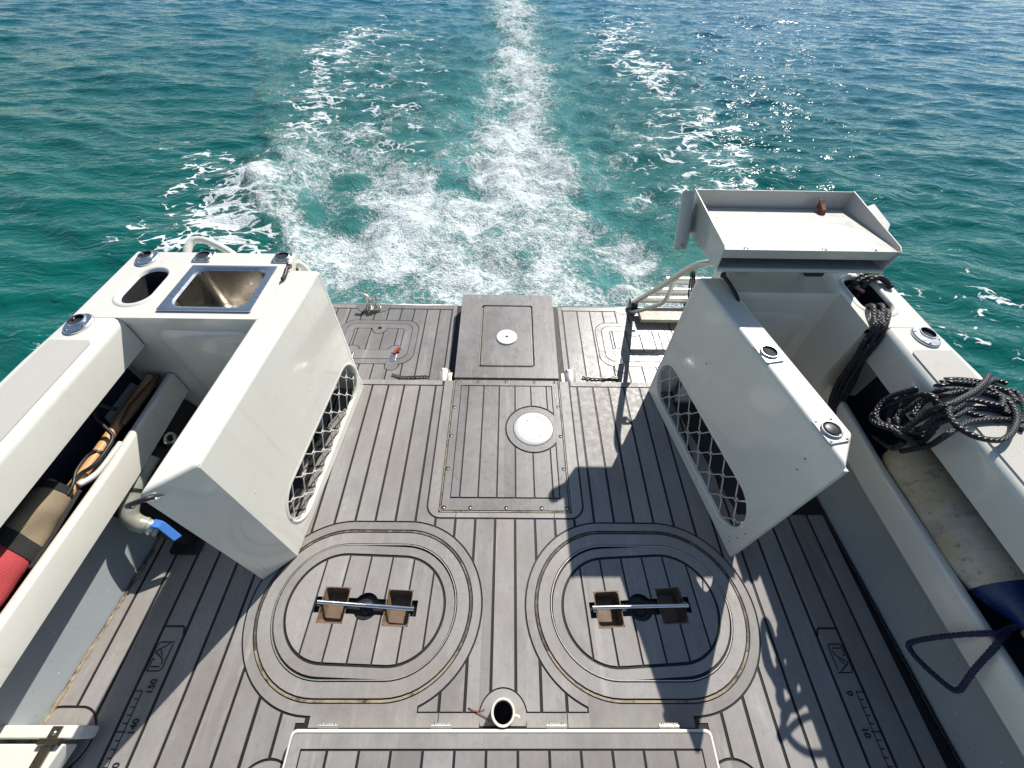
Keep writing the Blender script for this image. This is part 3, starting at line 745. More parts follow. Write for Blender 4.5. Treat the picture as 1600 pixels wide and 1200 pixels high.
for sx, pts in ((-1, [(-.645, 1.537, 0), (-.60, 1.520, 0), (-.56, 1.516, 0), (-.49, 1.521, 0), (-.44, 1.524, 0)]), (1, [(.43, 1.531, 0), (.50, 1.520, 0), (.57, 1.523, 0), (.63, 1.520, 0), (.60, 1.535, 0), (.55, 1.513, 0)])):
    m = MB(); m.tube([(p[0], p[1], ZP + .007 + .004 * (i % 2)) for i, p in enumerate(bez([(*q[:2], 0) for q in pts], 6))], .0052, 8)
    o = m.build('shock_cord', 'old_steel', None, smooth=True, loc=(pts[0][0], pts[0][1], ZP)); tag(o, 'thin grey cord lying on the platform, ' + ('left' if sx < 0 else 'right') + ' of the motor box', 'cord', 'cords on the swim platform')
# W-shaped cleat at the aft edge
t = thing('mooring_cleat', (-.875, 2.11, ZP), 'pale alloy cleat with curled horns on the platform edge', 'cleat')
m = MB(); m.box(-.925, -.825, 2.085, 2.125, ZP, ZP + .008); m.build('cleat_base', 'alloy', t, bevel=.003)
for sx in (-1, 1):
    m = MB(); m.tube(bez([(-.875 + sx * .020, 2.105, ZP + .004), (-.875 + sx * .022, 2.11, ZP + .05), (-.875 + sx * .026, 2.125, ZP + .085), (-.875 + sx * .055, 2.135, ZP + .092)], 6), [.013] * 13 + [.009] * 6, 10); m.build('horn', 'alloy', t, smooth=True)
    m = MB(); m.tube(bez([(-.875 + sx * .046, 2.092, ZP + .006), (-.875 + sx * .040, 2.10, ZP + .035), (-.875 + sx * .024, 2.118, ZP + .062)], 5), .010, 10); m.build('leg', 'alloy', t, smooth=True)
m = MB(); m.tube([(-.905, 2.118, ZP + .066), (-.845, 2.118, ZP + .066)], .009, 10); m.build('crossbar', 'alloy', t, smooth=True)

# ------------------------------------------------------------------ motor box between the two platform halves
t = thing('motor_box', (0, 1.79, -.08), 'plain teak-topped box in the middle of the platform with a round plate', 'box')
m = MB(); m.hexa([(-.290, 1.444, -.4), (.290, 1.444, -.4), (.296, 2.135, -.4), (-.296, 2.135, -.4), (-.279, 1.444, -.006), (.279, 1.444, -.006), (.285, 2.132, .010), (-.285, 2.132, .010)]); m.build('box_body', 'step_edge', t, bevel=.006)
def bx(y): return -.004 + (y - 1.444) / .688 * .016
m = MB()
top = [(-.277, 1.446), (.277, 1.446), (.283, 2.131), (-.283, 2.131)]; hol = rrect(-.157, .157, 1.522, 2.032, .016, 5)
for c in region(-.28, .28, [s_rect(-.28, .28, 1.447, 2.130)], [s_rrect(-.157, .157, 1.522, 2.032, .016)], .05): slab(m, c, 0, .02)
m.v = [(x * (1 + .02 * (y - 1.446)), y, z + bx(y) + .010) for x, y, z in m.v]; m.build('box_top', 'teak_wet', t)
m = MB(); m.disc(rrect(-.158, .158, 1.521, 2.033, .016, 5), 0); m.v = [(x, y, z + bx(y) - .006) for x, y, z in m.v]; m.build('lid_groove', 'caulk', t)
m = MB(); m.prism(rrect(-.1465, .1465, 1.534, 2.022, .012, 5), -.02, 0); m.v = [(x, y, z + bx(y) + .009) for x, y, z in m.v]; m.build('inset_lid', 'teak_wet', t, bevel=.003)
m = MB(); m.ring(rrect(-.1575, .1575, 1.5215, 2.0325, .016, 5), rrect(-.1545, .1545, 1.5245, 2.0295, .014, 5), 0, .004); m.v = [(x, y, z + bx(y) + .0106) for x, y, z in m.v]; m.build('groove_lip', 'old_steel', t)
m = MB(); m.lathe([(0, .005), (.006, .005), (.006, .0062), (.040, .0062), (.041, .005), (.043, .005), (.044, .0062), (.0585, .0055), (.061, .002), (.061, -.004)], 48, None, (-.002, 1.752, bx(1.752) + .010)); pl = m.build('round_plate', 'dull_plate', t, smooth='auto')
m = MB(); m.lathe([(0, .0085), (.007, .0085), (.009, .006)], 8, None, (-.002, 1.752, bx(1.752) + .010)); m.build('lock_key', 'black_rubber', pl)

# ------------------------------------------------------------------ hull sides: gunwale, coaming, storage pocket with rail, lower wall
def hull(sx):
    def xo(y): return 1.562 - .004 * max(0, y - .4) - .058 * max(0, y - .9)
    def taper(y): return .025 * (.6 - y)
    ys = [-.8, -.4, 0, .4, .7, .9, 1.1125]
    def loft(name, prof, mat, par, yy=ys, bev=0, cap=False):
        m = MB(); n = len(prof(yy[0])); vs = []; fs = []
        for y in yy: vs += [(sx * px, y, pz) for px, pz in prof(y)]
        for i in range(len(yy) - 1):
            for k in range(n - 1):
                a = (i * n + k, i * n + k + 1, (i + 1) * n + k + 1, (i + 1) * n + k); fs.append(a if sx > 0 else a[::-1])
        if cap: fs += [tuple(range(n)), tuple(range(len(vs) - 1, len(vs) - n - 1, -1))]
        m.add(vs, fs); return m.build(name, mat, par, smooth='auto')
    # outer skin and rounded top
    def skin(y):
        x = xo(y); p = [(x - .13, -.75), (x - .03, -.1), (x, .60)]
        p += [(x - .016 + .016 * math.cos(a), .684 + .016 * math.sin(a)) for a in np.linspace(0, PI / 2, 6)]
        xi = 1.366; p += [(xi + .030 - .030 * math.sin(a), .670 + .030 * math.cos(a)) for a in np.linspace(0, PI / 2, 8)]
        return p + [(xi + .003, .562), (xi + .010, .557), (xi + .035, .557)]
    h = struct(loft('hull_side', skin, 'gelcoat', None)); h['label'] = ('port' if sx < 0 else 'starboard') + ' hull side with broad white gunwale'
    # pocket liner (dark), rail, lower wall
    loft('pocket_liner', lambda y: [(1.402, .556), (xo(y) - .02, .555), (xo(y) - .03, .305), (1.375 + taper(y), .305), (1.375 + taper(y), .35)], 'navy_liner', h)
    zr = .403 if sx < 0 else .380
    def rail(y):
        x = 1.346 + .02 * (.6 - y) + .022 * max(0, (y - .7) / .4); return [(x + .032, zr - .09), (x + .032, zr - .010)] + [(x + .020 + .012 * math.cos(a), zr - .012 + .012 * math.sin(a)) for a in np.linspace(0, PI / 2, 4)] + [(x + .012 - .012 * math.sin(a), zr - .012 + .012 * math.cos(a)) for a in np.linspace(0, PI / 2, 4)] + [(x + .002, zr - .112), (x + .008, zr - .118), (x + .15, zr - .118)]
    loft('pocket_rail', rail, 'gelcoat', h)
    sm_ = (lambda y: SEAM_L(y) * -1) if sx < 0 else SEAM_R
    loft('lower_wall', lambda y: [(sm_(y) + .120, zr - .116), (sm_(y) + .004, -.02)], 'grey_flowcoat', h)
    if sx < 0: loft('black_wall_panel', lambda y: [(sm_(y) + .105, zr - .118), (sm_(y) - .004, .010)], 'black_rubber', h, [.60, .80, .95, 1.1125])  # black panel over the aft part of the port lower wall
    m = MB()
    r = rrect(1.384, 1.530, .55, .998, .02, 4)
    if sx > 0: r = rrect(1.384, 1.532, .30, .998, .02, 4)
    r = rrect(1.386, 1.530, -.6, .998, .018, 5)
    pts = [(sx * (x if x < 1.45 else xo(y) - .026), y) for x, y in r]
    if sx < 0: pts = pts[::-1]
    m.prism(pts, .699, .7025); m.build('nonskid_pad', 'nonskid', h, label='grey speckled non-slip pad')
    return h
hullL = hull(-1); hullR = hull(1)

# ------------------------------------------------------------------ aft corner counters
def counter(sx):
    left = sx < 0
    t = thing('corner_counter', (sx * 1.2, 1.3, .35), 'white moulded corner counter holding the steel sink' if left else 'white moulded corner counter under the bait table', 'counter')
    F = 1.114
    xo_ = lambda y: 1.562 - .004 * max(0, y - .4) - .058 * max(0, y - .9)
    base = (lambda x: (F if left or abs(x) > 1.305 else 1.305, 1.520) if .882 < abs(x) < xo_(1.3) else None), [sx * 1.305, sx * .882, sx * 1.535], []
    ov = s_rrect(-1.442, -1.326, 1.190, 1.404, .057) if left else s_rrect(1.345, 1.466, 1.190, 1.412, .058)
    cut = [ov] + ([s_rrect(-1.232, -.946, 1.165, 1.410, .02)] if left else [])
    m = MB(); x0, x1 = sorted((sx * .882, sx * 1.536))
    for c in region(x0, x1, [base], cut, .03): slab(m, c, .700, .03)
    m.build('countertop', 'gelcoat', t)
    # front walls below the counter, rounded lip
    m = MB(); yw = F + .004 if left else 1.309
    xa, xb = (sorted((-.884, -1.345)) if left else (.884, 1.300))
    if left:
        m.add([(-1.50, yw, -.02), (-.875, yw, -.02), (-.875, yw, .684), (-1.50, yw, .684)], [(0, 1, 2, 3)])
        m.tube([(-1.50, yw + .012, .684), (-.875, yw + .012, .684)], .0155, 12)
    else:
        m.add([(.87, yw, -.02), (1.31, yw, -.02), (1.31, yw, .684), (.87, yw, .684)], [(0, 1, 2, 3)])
        m.tube([(.87, yw + .012, .684), (1.31, yw + .012, .684)], .0155, 12)
    m.build('front_wall', 'gelcoat_grey', t, smooth='auto')
    if not left:
        m = MB(); m.add([(1.304, F, -.02), (1.304, 1.32, -.02), (1.304, 1.32, .690), (1.304, F, .690), (1.38, F, -.02), (1.38, F, .690)], [(1, 0, 3, 2), (0, 4, 5, 3)]); m.build('side_wall', 'gelcoat_grey', t)
    # embossed panel
    q = rrect(xa + .05, xb - .055, .06, .640, .06, 7) if left else rrect(.93, 1.245, .06, .60, .06, 7)
    lo = [(x, z) for x, z in q]; cxm = sum(x for x, z in lo) / len(lo); czm = sum(z for x, z in lo) / len(lo)
    sh = [(cxm + (x - cxm) * .93, czm + (z - czm) * .955) for x, z in lo]; n = len(lo)
    m = MB(); m.add([(x, yw - .001, z) for x, z in lo] + [(x, yw - .010, z) for x, z in sh], [(i, (i + 1) % n, n + (i + 1) % n, n + i) for i in range(n)] + [tuple(range(n, 2 * n))])
    m.build('raised_panel', 'gelcoat_grey', t, smooth='auto')
    # aft and inboard faces with the hull corner
    m = MB(); p = [(.884, 1.40), (.884, 1.505), (.90, 1.521), (1.51, 1.521), (1.534, 1.50), (1.5485, 1.1135)]
    p = [(sx * x, y) for x, y in p]; vs = [(x, y, -.75) for x, y in p] + [(x, y, .69) for x, y in p] + [(x - sx * (.008 if abs(x) > 1.2 else -.008), y - .008 * (y > 1.45), .6995) for x, y in p]; n = len(p)
    fs = [(k * n + i, k * n + i + 1, (k + 1) * n + i + 1, (k + 1) * n + i) for k in range(2) for i in range(n - 1)]
    if not left: fs = [f[::-1] for f in fs]
    m.add(vs, fs); m.build('outer_wall', 'gelcoat', t)
    # moulded cup pocket
    o_ = ov[1]; x0, x1 = o_; y0, y1 = (1.190, 1.404) if left else (1.190, 1.412)
    a = rrect(x0 - .020, x1 + .020, y0 - .020, y1 + .020, .077, 10); b = rrect(x0, x1, y0, y1, .057, 10); mid = rrect(x0 - .010, x1 + .010, y0 - .010, y1 + .010, .067, 10); n = len(a)
    d = rrect(x0 + .004, x1 - .004, y0 + .004, y1 - .004, .053, 10)
    m = MB(); L = [[(x, y, .7004) for x, y in a], [(x, y, .707) for x, y in mid], [(x, y, .7015) for x, y in b], [(x, y, .690) for x, y in d]]
    m.add(sum(L, []), [(k * n + i, k * n + (i + 1) % n, (k + 1) * n + (i + 1) % n, (k + 1) * n + i) for k in range(3) for i in range(n)]); rim = m.build('pocket_rim', 'gelcoat', t, smooth=True)
    m = MB(); e = rrect(x0 + .012, x1 - .012, y0 + .012, y1 - .012, .045, 10)
    m.add([(x, y, .691) for x, y in d] + [(x, y, .50) for x, y in e], [(i, (i + 1) % n, n + (i + 1) % n, n + i) for i in range(n)] + [tuple(range(n, 2 * n))]); m.build('pocket_liner', 'dark_void', rim, smooth='auto')
    if left:
        m = MB(); m.tube(bez([(-1.355, 1.50, .60), (-1.362, 1.545, .67), (-1.352, 1.60, .70), (-1.315, 1.613, .70), (-1.25, 1.585, .70), (-1.16, 1.535, .685), (-1.12, 1.50, .65)], 8), .0155, 14); m.build('grab_loop', 'gelcoat', t, smooth=True)
        m = MB(); m.tube(bez([(-.89, 1.49, .66), (-.872, 1.50, .665), (-.845, 1.49, .62), (-.83, 1.46, .50)], 6), .012, 12); m.build('grab_loop', 'gelcoat', t, smooth=True)
        m = MB(); m.lathe([(0, .004), (.006, .004), (.006, 0)], 12, Vector((1, 0, 0)), (-.884, 1.475, .655)); m.build('bolt_hole', 'black_rubber', t)
    return t
ctL = counter(-1); ctR = counter(1)
# steel sink
t = thing('sink', (-1.089, 1.285, .70), 'square stainless steel sink set in the white corner counter', 'sink')
A = rrect(-1.257, -.921, 1.148, 1.422, .006, 7); B = rrect(-1.247, -.931, 1.158, 1.412, .012, 7); C_ = rrect(-1.229, -.949, 1.171, 1.405, .045, 7); D = rrect(-1.224, -.954, 1.176, 1.400, .042, 7)
n = len(A); m = MB()
m.add([(x, y, .7005) for x, y in A] + [(x, y, .7075) for x, y in A] + [(x, y, .7088) for x, y in B] + [(x, y, .7055) for x, y in C_] + [(x, y, .698) for x, y in D], [(k * n + i, k * n + (i + 1) % n, (k + 1) * n + (i + 1) % n, (k + 1) * n + i) for k in range(4) for i in range(n)])
m.build('sink_rim', 'stainless', t, smooth='auto')
Ls = [(0, .698, .042), (.003, .64, .042), (.010, .56, .042), (.017, .525, .045), (.031, .512, .045), (.055, .508, .04)]; m = MB(); vs = []
for ins, z, r in Ls: vs += [(x, y, z) for x, y in rrect(-1.224 + ins, -.954 - ins, 1.176 + ins, 1.400 - ins, r, 7)]
m.add(vs, [(k * n + i, k * n + (i + 1) % n, (k + 1) * n + (i + 1) % n, (k + 1) * n + i) for k in range(len(Ls) - 1) for i in range(n)] + [tuple((len(Ls) - 1) * n + i for i in range(n))])
m.build('basin', 'basin_steel', t, smooth=True)
m = MB(); m.lathe([(0, .5095), (.012, .5095), (.014, .512), (.026, .5115), (.030, .509)], 24, None, (-1.089, 1.288, 0)); m.build('drain', 'stainless', t, smooth=True)

# ------------------------------------------------------------------ transom lockers with lattice vents
def locker(sx, A, B, Cc, D, Ap, Bp, Cp, label, chamfer=None):
    H = .70
    t = thing('transom_locker', ((A[0] + B[0]) / 2, (A[1] + B[1]) / 2, 0), label, 'locker', 'white vented lockers flanking the walkway')
    # inboard panel as a sheet in (u along, v up) with an oval opening
    L = math.hypot(B[0] - A[0], B[1] - A[1]); H2 = H
    def pt(u, v, n=0.):   # u 0 aft .. 1 fore, v height
        top = Vector((A[0] + (B[0] - A[0]) * u, A[1] + (B[1] - A[1]) * u, H)); bot = Vector((Ap[0] + (Bp[0] - Ap[0]) * u, Ap[1] + (Bp[1] - Ap[1]) * u, .004))
        p = bot + (top - bot) * (v / H); return (p[0] + n * (-sx), p[1], p[2])
    u0, u1, v0, v1, rr = (.035, .895, .052, .248, .098) if sx < 0 else (.025, .925, .055, .275, .110)
    m = MB()
    Lx = L
    for c in region(0, Lx, [s_rect(-1, 9, 0, H - .012)], [s_rrect(u0 * Lx, u1 * Lx, v0, v1, rr)], .04):
        nn = len(c); vs = [pt(q[0] / Lx, q[1]) for q in c] + [pt(q[0] / Lx, q[2]) for q in c] + [pt(q[0] / Lx, q[1], -.012) for q in c] + [pt(q[0] / Lx, q[2], -.012) for q in c]
        fs = []
        for i in range(nn - 1): fs += [(i, i + 1, nn + i + 1, nn + i), (2 * nn + i + 1, 2 * nn + i, 3 * nn + i, 3 * nn + i + 1), (nn + i, nn + i + 1, 3 * nn + i + 1, 3 * nn + i), (i + 1, i, 2 * nn + i, 2 * nn + i + 1)]
        if sx < 0: fs = [f[::-1] for f in fs]
        m.add(vs, fs)
    pan = m.build('side_panel', 'gelcoat', t)
    # raised rim of the vent
    o_ = rrect(u0 * Lx - .014, u1 * Lx + .014, v0 - .014, v1 + .014, rr + .014, 14); b_ = rrect(u0 * Lx - .005, u1 * Lx + .005, v0 - .005, v1 + .005, rr + .005, 14); i_ = rrect(u0 * Lx, u1 * Lx, v0, v1, rr - .001, 14); n = len(o_)
    m = MB(); m.add([pt(x / Lx, z, .0005) for x, z in o_] + [pt(x / Lx, z, .005) for x, z in b_] + [pt(x / Lx, z, .001) for x, z in i_] + [pt(x / Lx, z, -.014) for x, z in i_], [(k * n + i, k * n + (i + 1) % n, (k + 1) * n + (i + 1) % n, (k + 1) * n + i) for k in range(3) for i in range(n)])
    vr = m.build('vent_rim', 'gelcoat', pan, smooth=True)
    # lattice: zigzag bars joined at the nodes
    inside = s_rrect(u0 * Lx, u1 * Lx, v0, v1, rr)[0]
    m = MB(); ph = (v1 - v0) / 3.0; pu = .104
    nz = int(Lx / pu) + 3
    def zz(k, s_):   # vertices of one zigzag running fore and aft
        out = []
        for i in range(-1, nz * 2):
            u = i * pu / 2; up = ((i + k) % 2 == 0)
            vm = v0 + (k + .5) * ph - ph * .5; dv = ph * .5 * (.78)
            out.append((u - pu * .10, vm + (dv if up else -dv))); out.append((u + pu * .10, vm + (dv if up else -dv)))
        return out
    for k in range(0, 5):
        pts = zz(k, 0); fine = []
        for (a, b) in zip(pts, pts[1:]):
            for q in range(5): fine.append((a[0] + (b[0] - a[0]) * q / 5, a[1] + (b[1] - a[1]) * q / 5 - ph * .5))
        run = []
        for q in fine + [None]:
            ok = q is not None and inside(q[0]) and inside(q[0])[0] - .004 < q[1] < inside(q[0])[1] + .004
            if ok: run.append(q)
            else:
                if len(run) > 2: m.tube([pt(x / Lx, z, -.006) for x, z in run], .0029, 6)
                run = []
    for i in range(-1, nz * 2):
        for k in range(0, 5):
            u = i * pu / 2
            if (i + k) % 2 == 0:
                va = v0 + k * ph + ph * .5 * .78 - ph * .5; vb = v0 + (k + 1) * ph - ph * .5 * .78 - ph * .5
                lo, hi = min(va, vb), max(va, vb)
                if inside(u) and inside(u)[0] < lo and hi < inside(u)[1]: m.tube([pt(u / Lx, lo, -.006), pt(u / Lx, hi, -.006)], .0040, 6)
    m.build('lattice', 'white_alu', vr, smooth=True)
    # top ledge, front panel
    m = MB(); tp = [A, B] + ([chamfer] if chamfer else []) + [Cc, D]; tp3 = [(x, y, H) for x, y in tp]
    if sx < 0: tp3 = tp3[::-1]
    m.extr(tp3[::-1] if True else tp3, (0, 0, -.03))
    lg = m.build('top_ledge', 'gelcoat', t, bevel=.013, bseg=4)
    m = MB(); E_ = chamfer or Cc
    q = [(Bp[0], Bp[1], .003), (Cp[0], Cp[1], .003), (E_[0], E_[1], H - .012), (B[0], B[1], H - .012)]
    d = Vector((0, .012, 0)); m.extr(q if sx > 0 else q[::-1], d); m.build('front_panel', 'gelcoat_grey' if sx < 0 else 'gelcoat', t, bevel=.003)
    m = MB(); e0, e1 = (Ap[0], Ap[1] - .002), (sx * .882, 1.408); A0 = (A[0], A[1] - .004)  # aft end closed by a panel added to keep sun out of the locker
    q = [(e0[0], e0[1], .003), (e1[0], e1[1] - .03, .003), (e1[0], e1[1] - .002, H - .014), (A0[0], A0[1], H - .014)]; m.extr(q, (0, -.010, 0)); m.build('end_panel', 'gelcoat', t)
    return t, pt, Lx
lkL, ptL, LLx = locker(-1, (-.757, 1.412), (-.820, .537), (-.930, .449), (-.881, 1.412), (-.748, 1.376), (-.813, .519), (-.915, .431), 'white locker with a lattice vent, under the sink side of the walkway')
lkR, ptR, RLx = locker(1, (.769, 1.405), (.929, .541), (1.009, .657), (.871, 1.405), (.750, 1.375), (.897, .524), (.985, .648), 'white locker with two square rod holders on its ledge')
for par, fn, sgn, spots in ((lkL, ptL, -1, ((.30, .455), (.42, .40), (.06, .43), (.86, .30), (.93, .42))), (lkR, ptR, 1, ((.895, .60), (.905, .55), (.30, .47), (.955, .10), (.965, .16), (.93, .06), (.945, .045)))):
    for u, v in spots:
        q = Vector(fn(u, v)); m = MB(); m.lathe([(0, .0012), (.0026, .0009), (.0034, -.0002)], 9, Vector((-sgn, 0, 0)), q); m.build('screw_plug', 'black_rubber' if sgn > 0 else 'dull_plate', par)
t = thing('coiled_hose', (-.98, .86, .01), 'grey and tan hose coiled behind the lattice of the sink-side locker', 'hose')
m = MB(); m.tube(bez([(-1.0 + .11 * math.cos(q), .84 + .20 * math.sin(q), .03 + .030 * q / 2) for q in np.linspace(0, 11, 26)], 4), .014, 10); m.build('hose', 'pipe_grey', t, smooth=True)
m = MB(); m.tube(bez([(-.90, .62, .05), (-.90, .74, .13), (-.92, .88, .10), (-.90, 1.0, .17), (-.93, 1.08, .06)], 6), .016, 10); m.build('tan_hose', 'tan_rope', t, smooth=True)
m = MB(); m.tube(bez([(-.87, .60, .16), (-.875, .70, .06), (-.88, .82, .17), (-.88, .93, .06), (-.89, 1.04, .15)], 6), .008, 8); m.build('black_hose', 'black_rubber', t, smooth=True)
# padeye on the near face of the left locker
t = tag(MB().tube(bez([(-.955, .452, .655), (-.950, .436, .672), (-.925, .446, .680), (-.905, .455, .668), (-.900, .468, .655)], 6), .0055, 10).build('padeye', 'polished', None, smooth=True, loc=(-.93, .45, .66)), 'small steel eye on the near face of the sink-side locker', 'eye')
m = MB().tube(bez([(-.962, .440, .658), (-.945, .428, .690), (-.905, .440, .700), (-.893, .452, .690)], 6), .0065, 10).build('bungee_loop', 'black_rubber', None, smooth=True, loc=(-.93, .44, .67)); tag(m, 'short black loop hooked through the small steel eye', 'bungee')
for sx, p, lab in ((-1, [(-.870, 1.415, .712), (-.872, 1.39, .715), (-.868, 1.36, .712), (-.872, 1.335, .708)], 'black bungee toggle beside the sink'), (1, [(.862, 1.395, .712), (.866, 1.37, .714), (.872, 1.33, .712), (.880, 1.26, .70), (.882, 1.22, .66)], 'black bungee toggle below the bait table')):
    m = MB(); m.tube(bez(p, 6), .0075, 10); bt = m.build('bungee_toggle', 'black_rubber', None, smooth=True, loc=p[0]); tag(bt, lab, 'bungee')
    m = MB(); m.lathe([(0, .012), (.008, .010), (.011, 0), (.008, -.010), (0, -.012)], 14, None, (p[0][0], p[0][1], .716)); m.build('toggle_ball', 'old_steel' if sx < 0 else 'black_rubber', bt, smooth=True)
# ------------------------------------------------------------------ rod holders
def round_holder(x, y, label, lean=(-.012, .014)):
    sx = 1 if x > 0 else -1
    t = thing('rod_holder', (x, y, .70), label, 'rod holder', 'steel rod holders in the gunwales and counters')
    n = 36
    def el(cx, cy, a, b, z): return [(cx + a * math.cos(2 * PI * k / n), cy + b * math.sin(2 * PI * k / n), z) for k in range(n)]
    hx, hy = x + sx * .012, y + .013
    L = [el(x, y, .041, .052, .7005), el(x, y, .041, .052, .7055), el(x, y, .0375, .0485, .709), el(hx, hy, .027, .031, .7095), el(hx, hy, .0255, .029, .713), el(hx, hy, .0225, .026, .713), el(hx + sx * .001, hy + .001, .0223, .0257, .7055)]
    m = MB(); m.add(sum(L, []), [(k * n + i, k * n + (i + 1) % n, (k + 1) * n + (i + 1) % n, (k + 1) * n + i) for k in range(len(L) - 1) for i in range(n)]); m.build('flange', 'stainless', t, smooth='auto')
    L = [el(hx + sx * .001, hy + .001, .0224, .0258, .7125), el(hx + sx * .001, hy + .001, .0222, .0256, .7068), el(hx + sx * .002, hy + .003, .018, .021, .7030)]
    m = MB(); m.add(sum(L, []), [(k * n + i, k * n + (i + 1) % n, (k + 1) * n + (i + 1) % n, (k + 1) * n + i) for k in range(2) for i in range(n)] + [tuple(range(2 * n, 3 * n))]); m.build('tube', 'dark_void', t, smooth=True)  # shallow dish only; the darkness of the bore is painted on
    for a in (-2.0, -.4, 1.0):
        if a == 1.0: a = 2.6
        m = MB(); m.lathe([(0, .7105), (.0038, .7105), (.0042, .709)], 10, None, (x + .033 * math.cos(a), y + .042 * math.sin(a), 0)); m.build('screw', 'old_steel', t, smooth=True)
round_holder(-1.466, 1.469, 'oval steel rod holder at the outer aft corner near the sink')
round_holder(-1.482, 1.075, 'oval steel rod holder ahead of the cup pocket on the sink side')
round_holder(1.479, 1.064, 'oval steel rod holder ahead of the pocket full of rope')
round_holder(1.477, 1.435, 'oval steel rod holder half hidden under the bait table')
def square_holder(x, y, rot, label, cap=False, w=.037, l=.036):
    t = thing('rod_holder', (x, y, .70), label, 'rod holder', 'steel rod holders in the gunwales and counters')
    c, s = math.cos(rot), math.sin(rot); tf = lambda q: (x + q[0] * c - q[1] * s, y + q[0] * s + q[1] * c)
    m = MB(); m.prism([tf(q) for q in rrect(-w, w, -l, l, .008, 4)], .7005, .7055); m.build('plate', 'stainless', t, bevel=.002)
    m = MB(); m.lathe([(.030, .705), (.030, .710), (.0275, .7125), (.0255, .7125), (.0250, .7112), (.0250, .7056)], 32, None, (x, y, 0)); m.build('collar', 'stainless', t, smooth='auto')
    m = MB()
    if cap: m.lathe([(0, .7135), (.015, .713), (.022, .7105), (.0246, .706)], 28, None, (x, y, 0))
    else: m.lathe([(.0249, .7120), (.0246, .7070), (.020, .7063), (0, .7063)], 28, None, (x, y, 0))  # shallow floor painted dark in place of the tube's unlit depth
    m.build('plug' if cap else 'tube', 'black_rubber' if cap else 'dark_void', t, smooth=True)
    for a, b in ((-1, -1), (1, -1), (1, 1), (-1, 1)):
        q = tf((a * (w - .0085), b * (l - .0085))); m = MB(); m.lathe([(0, .7072), (.0032, .7072), (.004, .7055)], 10, None, (*q, 0)); m.build('screw', 'old_steel', t, smooth=True)
square_holder(-1.246, 1.486, 0, 'square steel rod holder centred behind the sink')
square_holder(-.926, 1.488, 0, 'square steel rod holder behind the sink near the walkway')
square_holder(.884, .975, .18, 'square open rod holder midway along the starboard locker ledge', False, .034, .043)
square_holder(.941, .664, .19, 'square rod holder with a black plug at the near end of the locker ledge', True, .034, .043)

# ------------------------------------------------------------------ bait table
t = thing('bait_table', (1.09, 1.47, .70), 'white aluminium bait table with raised rim above the right corner', 'table')
X0, X1 = .764, 1.378
fz = lambda y: .893 - (y - 1.295) * .11
m = MB(); m.hexa([(X0 - .002, 1.293, fz(1.293) - .004), (X1, 1.293, fz(1.293) - .004), (X1 + .018, 1.672, fz(1.672) - .004), (X0 + .004, 1.672, fz(1.672) - .004), (X0 - .002, 1.293, fz(1.293)), (X1, 1.293, fz(1.293)), (X1 + .018, 1.672, fz(1.672)), (X0 + .004, 1.672, fz(1.672))]); m.build('table_top', 'white_alu', t)
m = MB(); m.hexa([(X0 - .004, 1.288, .862), (X1 + .004, 1.288, .862), (X1 + .004, 1.2925, .862), (X0 - .004, 1.2925, .862), (X0 - .004, 1.288, .896), (X1 + .004, 1.288, .896), (X1 + .004, 1.2925, .896), (X0 - .004, 1.2925, .896)]); m.build('front_lip', 'white_alu', t, bevel=.0015)
m = MB(); m.hexa([(X0 + .004, 1.672, .80), (X1 + .022, 1.672, .80), (X1 + .022, 1.677, .80), (X0 + .004, 1.677, .80), (X0 + .004, 1.690, .917), (X1 + .036, 1.690, .917), (X1 + .036, 1.695, .917), (X0 + .004, 1.695, .917)]); m.build('back_rim', 'white_alu', t, bevel=.0015)
m = MB(); m.extr([(X0 - .005, 1.284, .897), (X0 - .004, 1.30, .906), (X0, 1.694, .920), (X0, 1.674, .800), (X0 - .004, 1.60, .785), (X0 - .012, 1.292, .822), (X0 - .012, 1.268, .836)], (-.005, 0, 0)); m.build('side_plate', 'white_alu', t, bevel=.0012)
m = MB(); m.extr([(X1 + .002, 1.284, .897), (X1 + .010, 1.31, .904), (X1 + .036, 1.694, .920), (X1 + .022, 1.674, .800), (X1 + .004, 1.60, .79), (X1 - .03, 1.292, .822), (X1 - .03, 1.268, .836)], (.005, 0, 0)); m.build('side_plate', 'white_alu', t, bevel=.0012)
m = MB(); m.hexa([(X0 - .014, 1.272, .826), (X1 - .028, 1.272, .826), (X1 + .01, 1.665, .795), (X0 - .002, 1.665, .795), (X0 - .014, 1.272, .831), (X1 - .028, 1.272, .831), (X1 + .01, 1.665, .800), (X0 - .002, 1.665, .800)]); m.build('under_shelf', 'white_alu', t)
m = MB(); m.tube([(X0 - .016, 1.268, .8290), (X1 - .026, 1.268, .8290)], .0075, 12); m.build('shelf_lip', 'white_alu', t, smooth='auto')
m = MB(); m.box(1.085, 1.150, 1.268, 1.30, .802, .822); m.build('bracket', 'black_rubber', t, bevel=.003)
for x in (.96, 1.24):
    m = MB(); m.tube([(x, 1.47, .702), (x, 1.47, .812)], .020, 16); m.lathe([(0, .711), (.032, .711), (.034, .7005)], 20, None, (x, 1.47, 0)); m.build('leg', 'stainless', t, smooth='auto')
a, b = Vector((.712, 1.528, .745)), Vector((.724, 1.652, .925)); ax = (b - a).normalized()
m = MB(); m.lathe([(.027, 0), (.027, (b - a).length), (.0245, (b - a).length), (.0245, 0), (.027, 0)], 26, ax, a); ht = m.build('holder_tube', 'white_alu', t, smooth='auto')
m = MB(); m.hexa([(.736, 1.585, .79), (.758, 1.585, .79), (.758, 1.60, .79), (.736, 1.60, .79), (.738, 1.62, .885), (.758, 1.62, .885), (.758, 1.635, .885), (.738, 1.635, .885)]); m.build('tube_bracket', 'white_alu', ht)
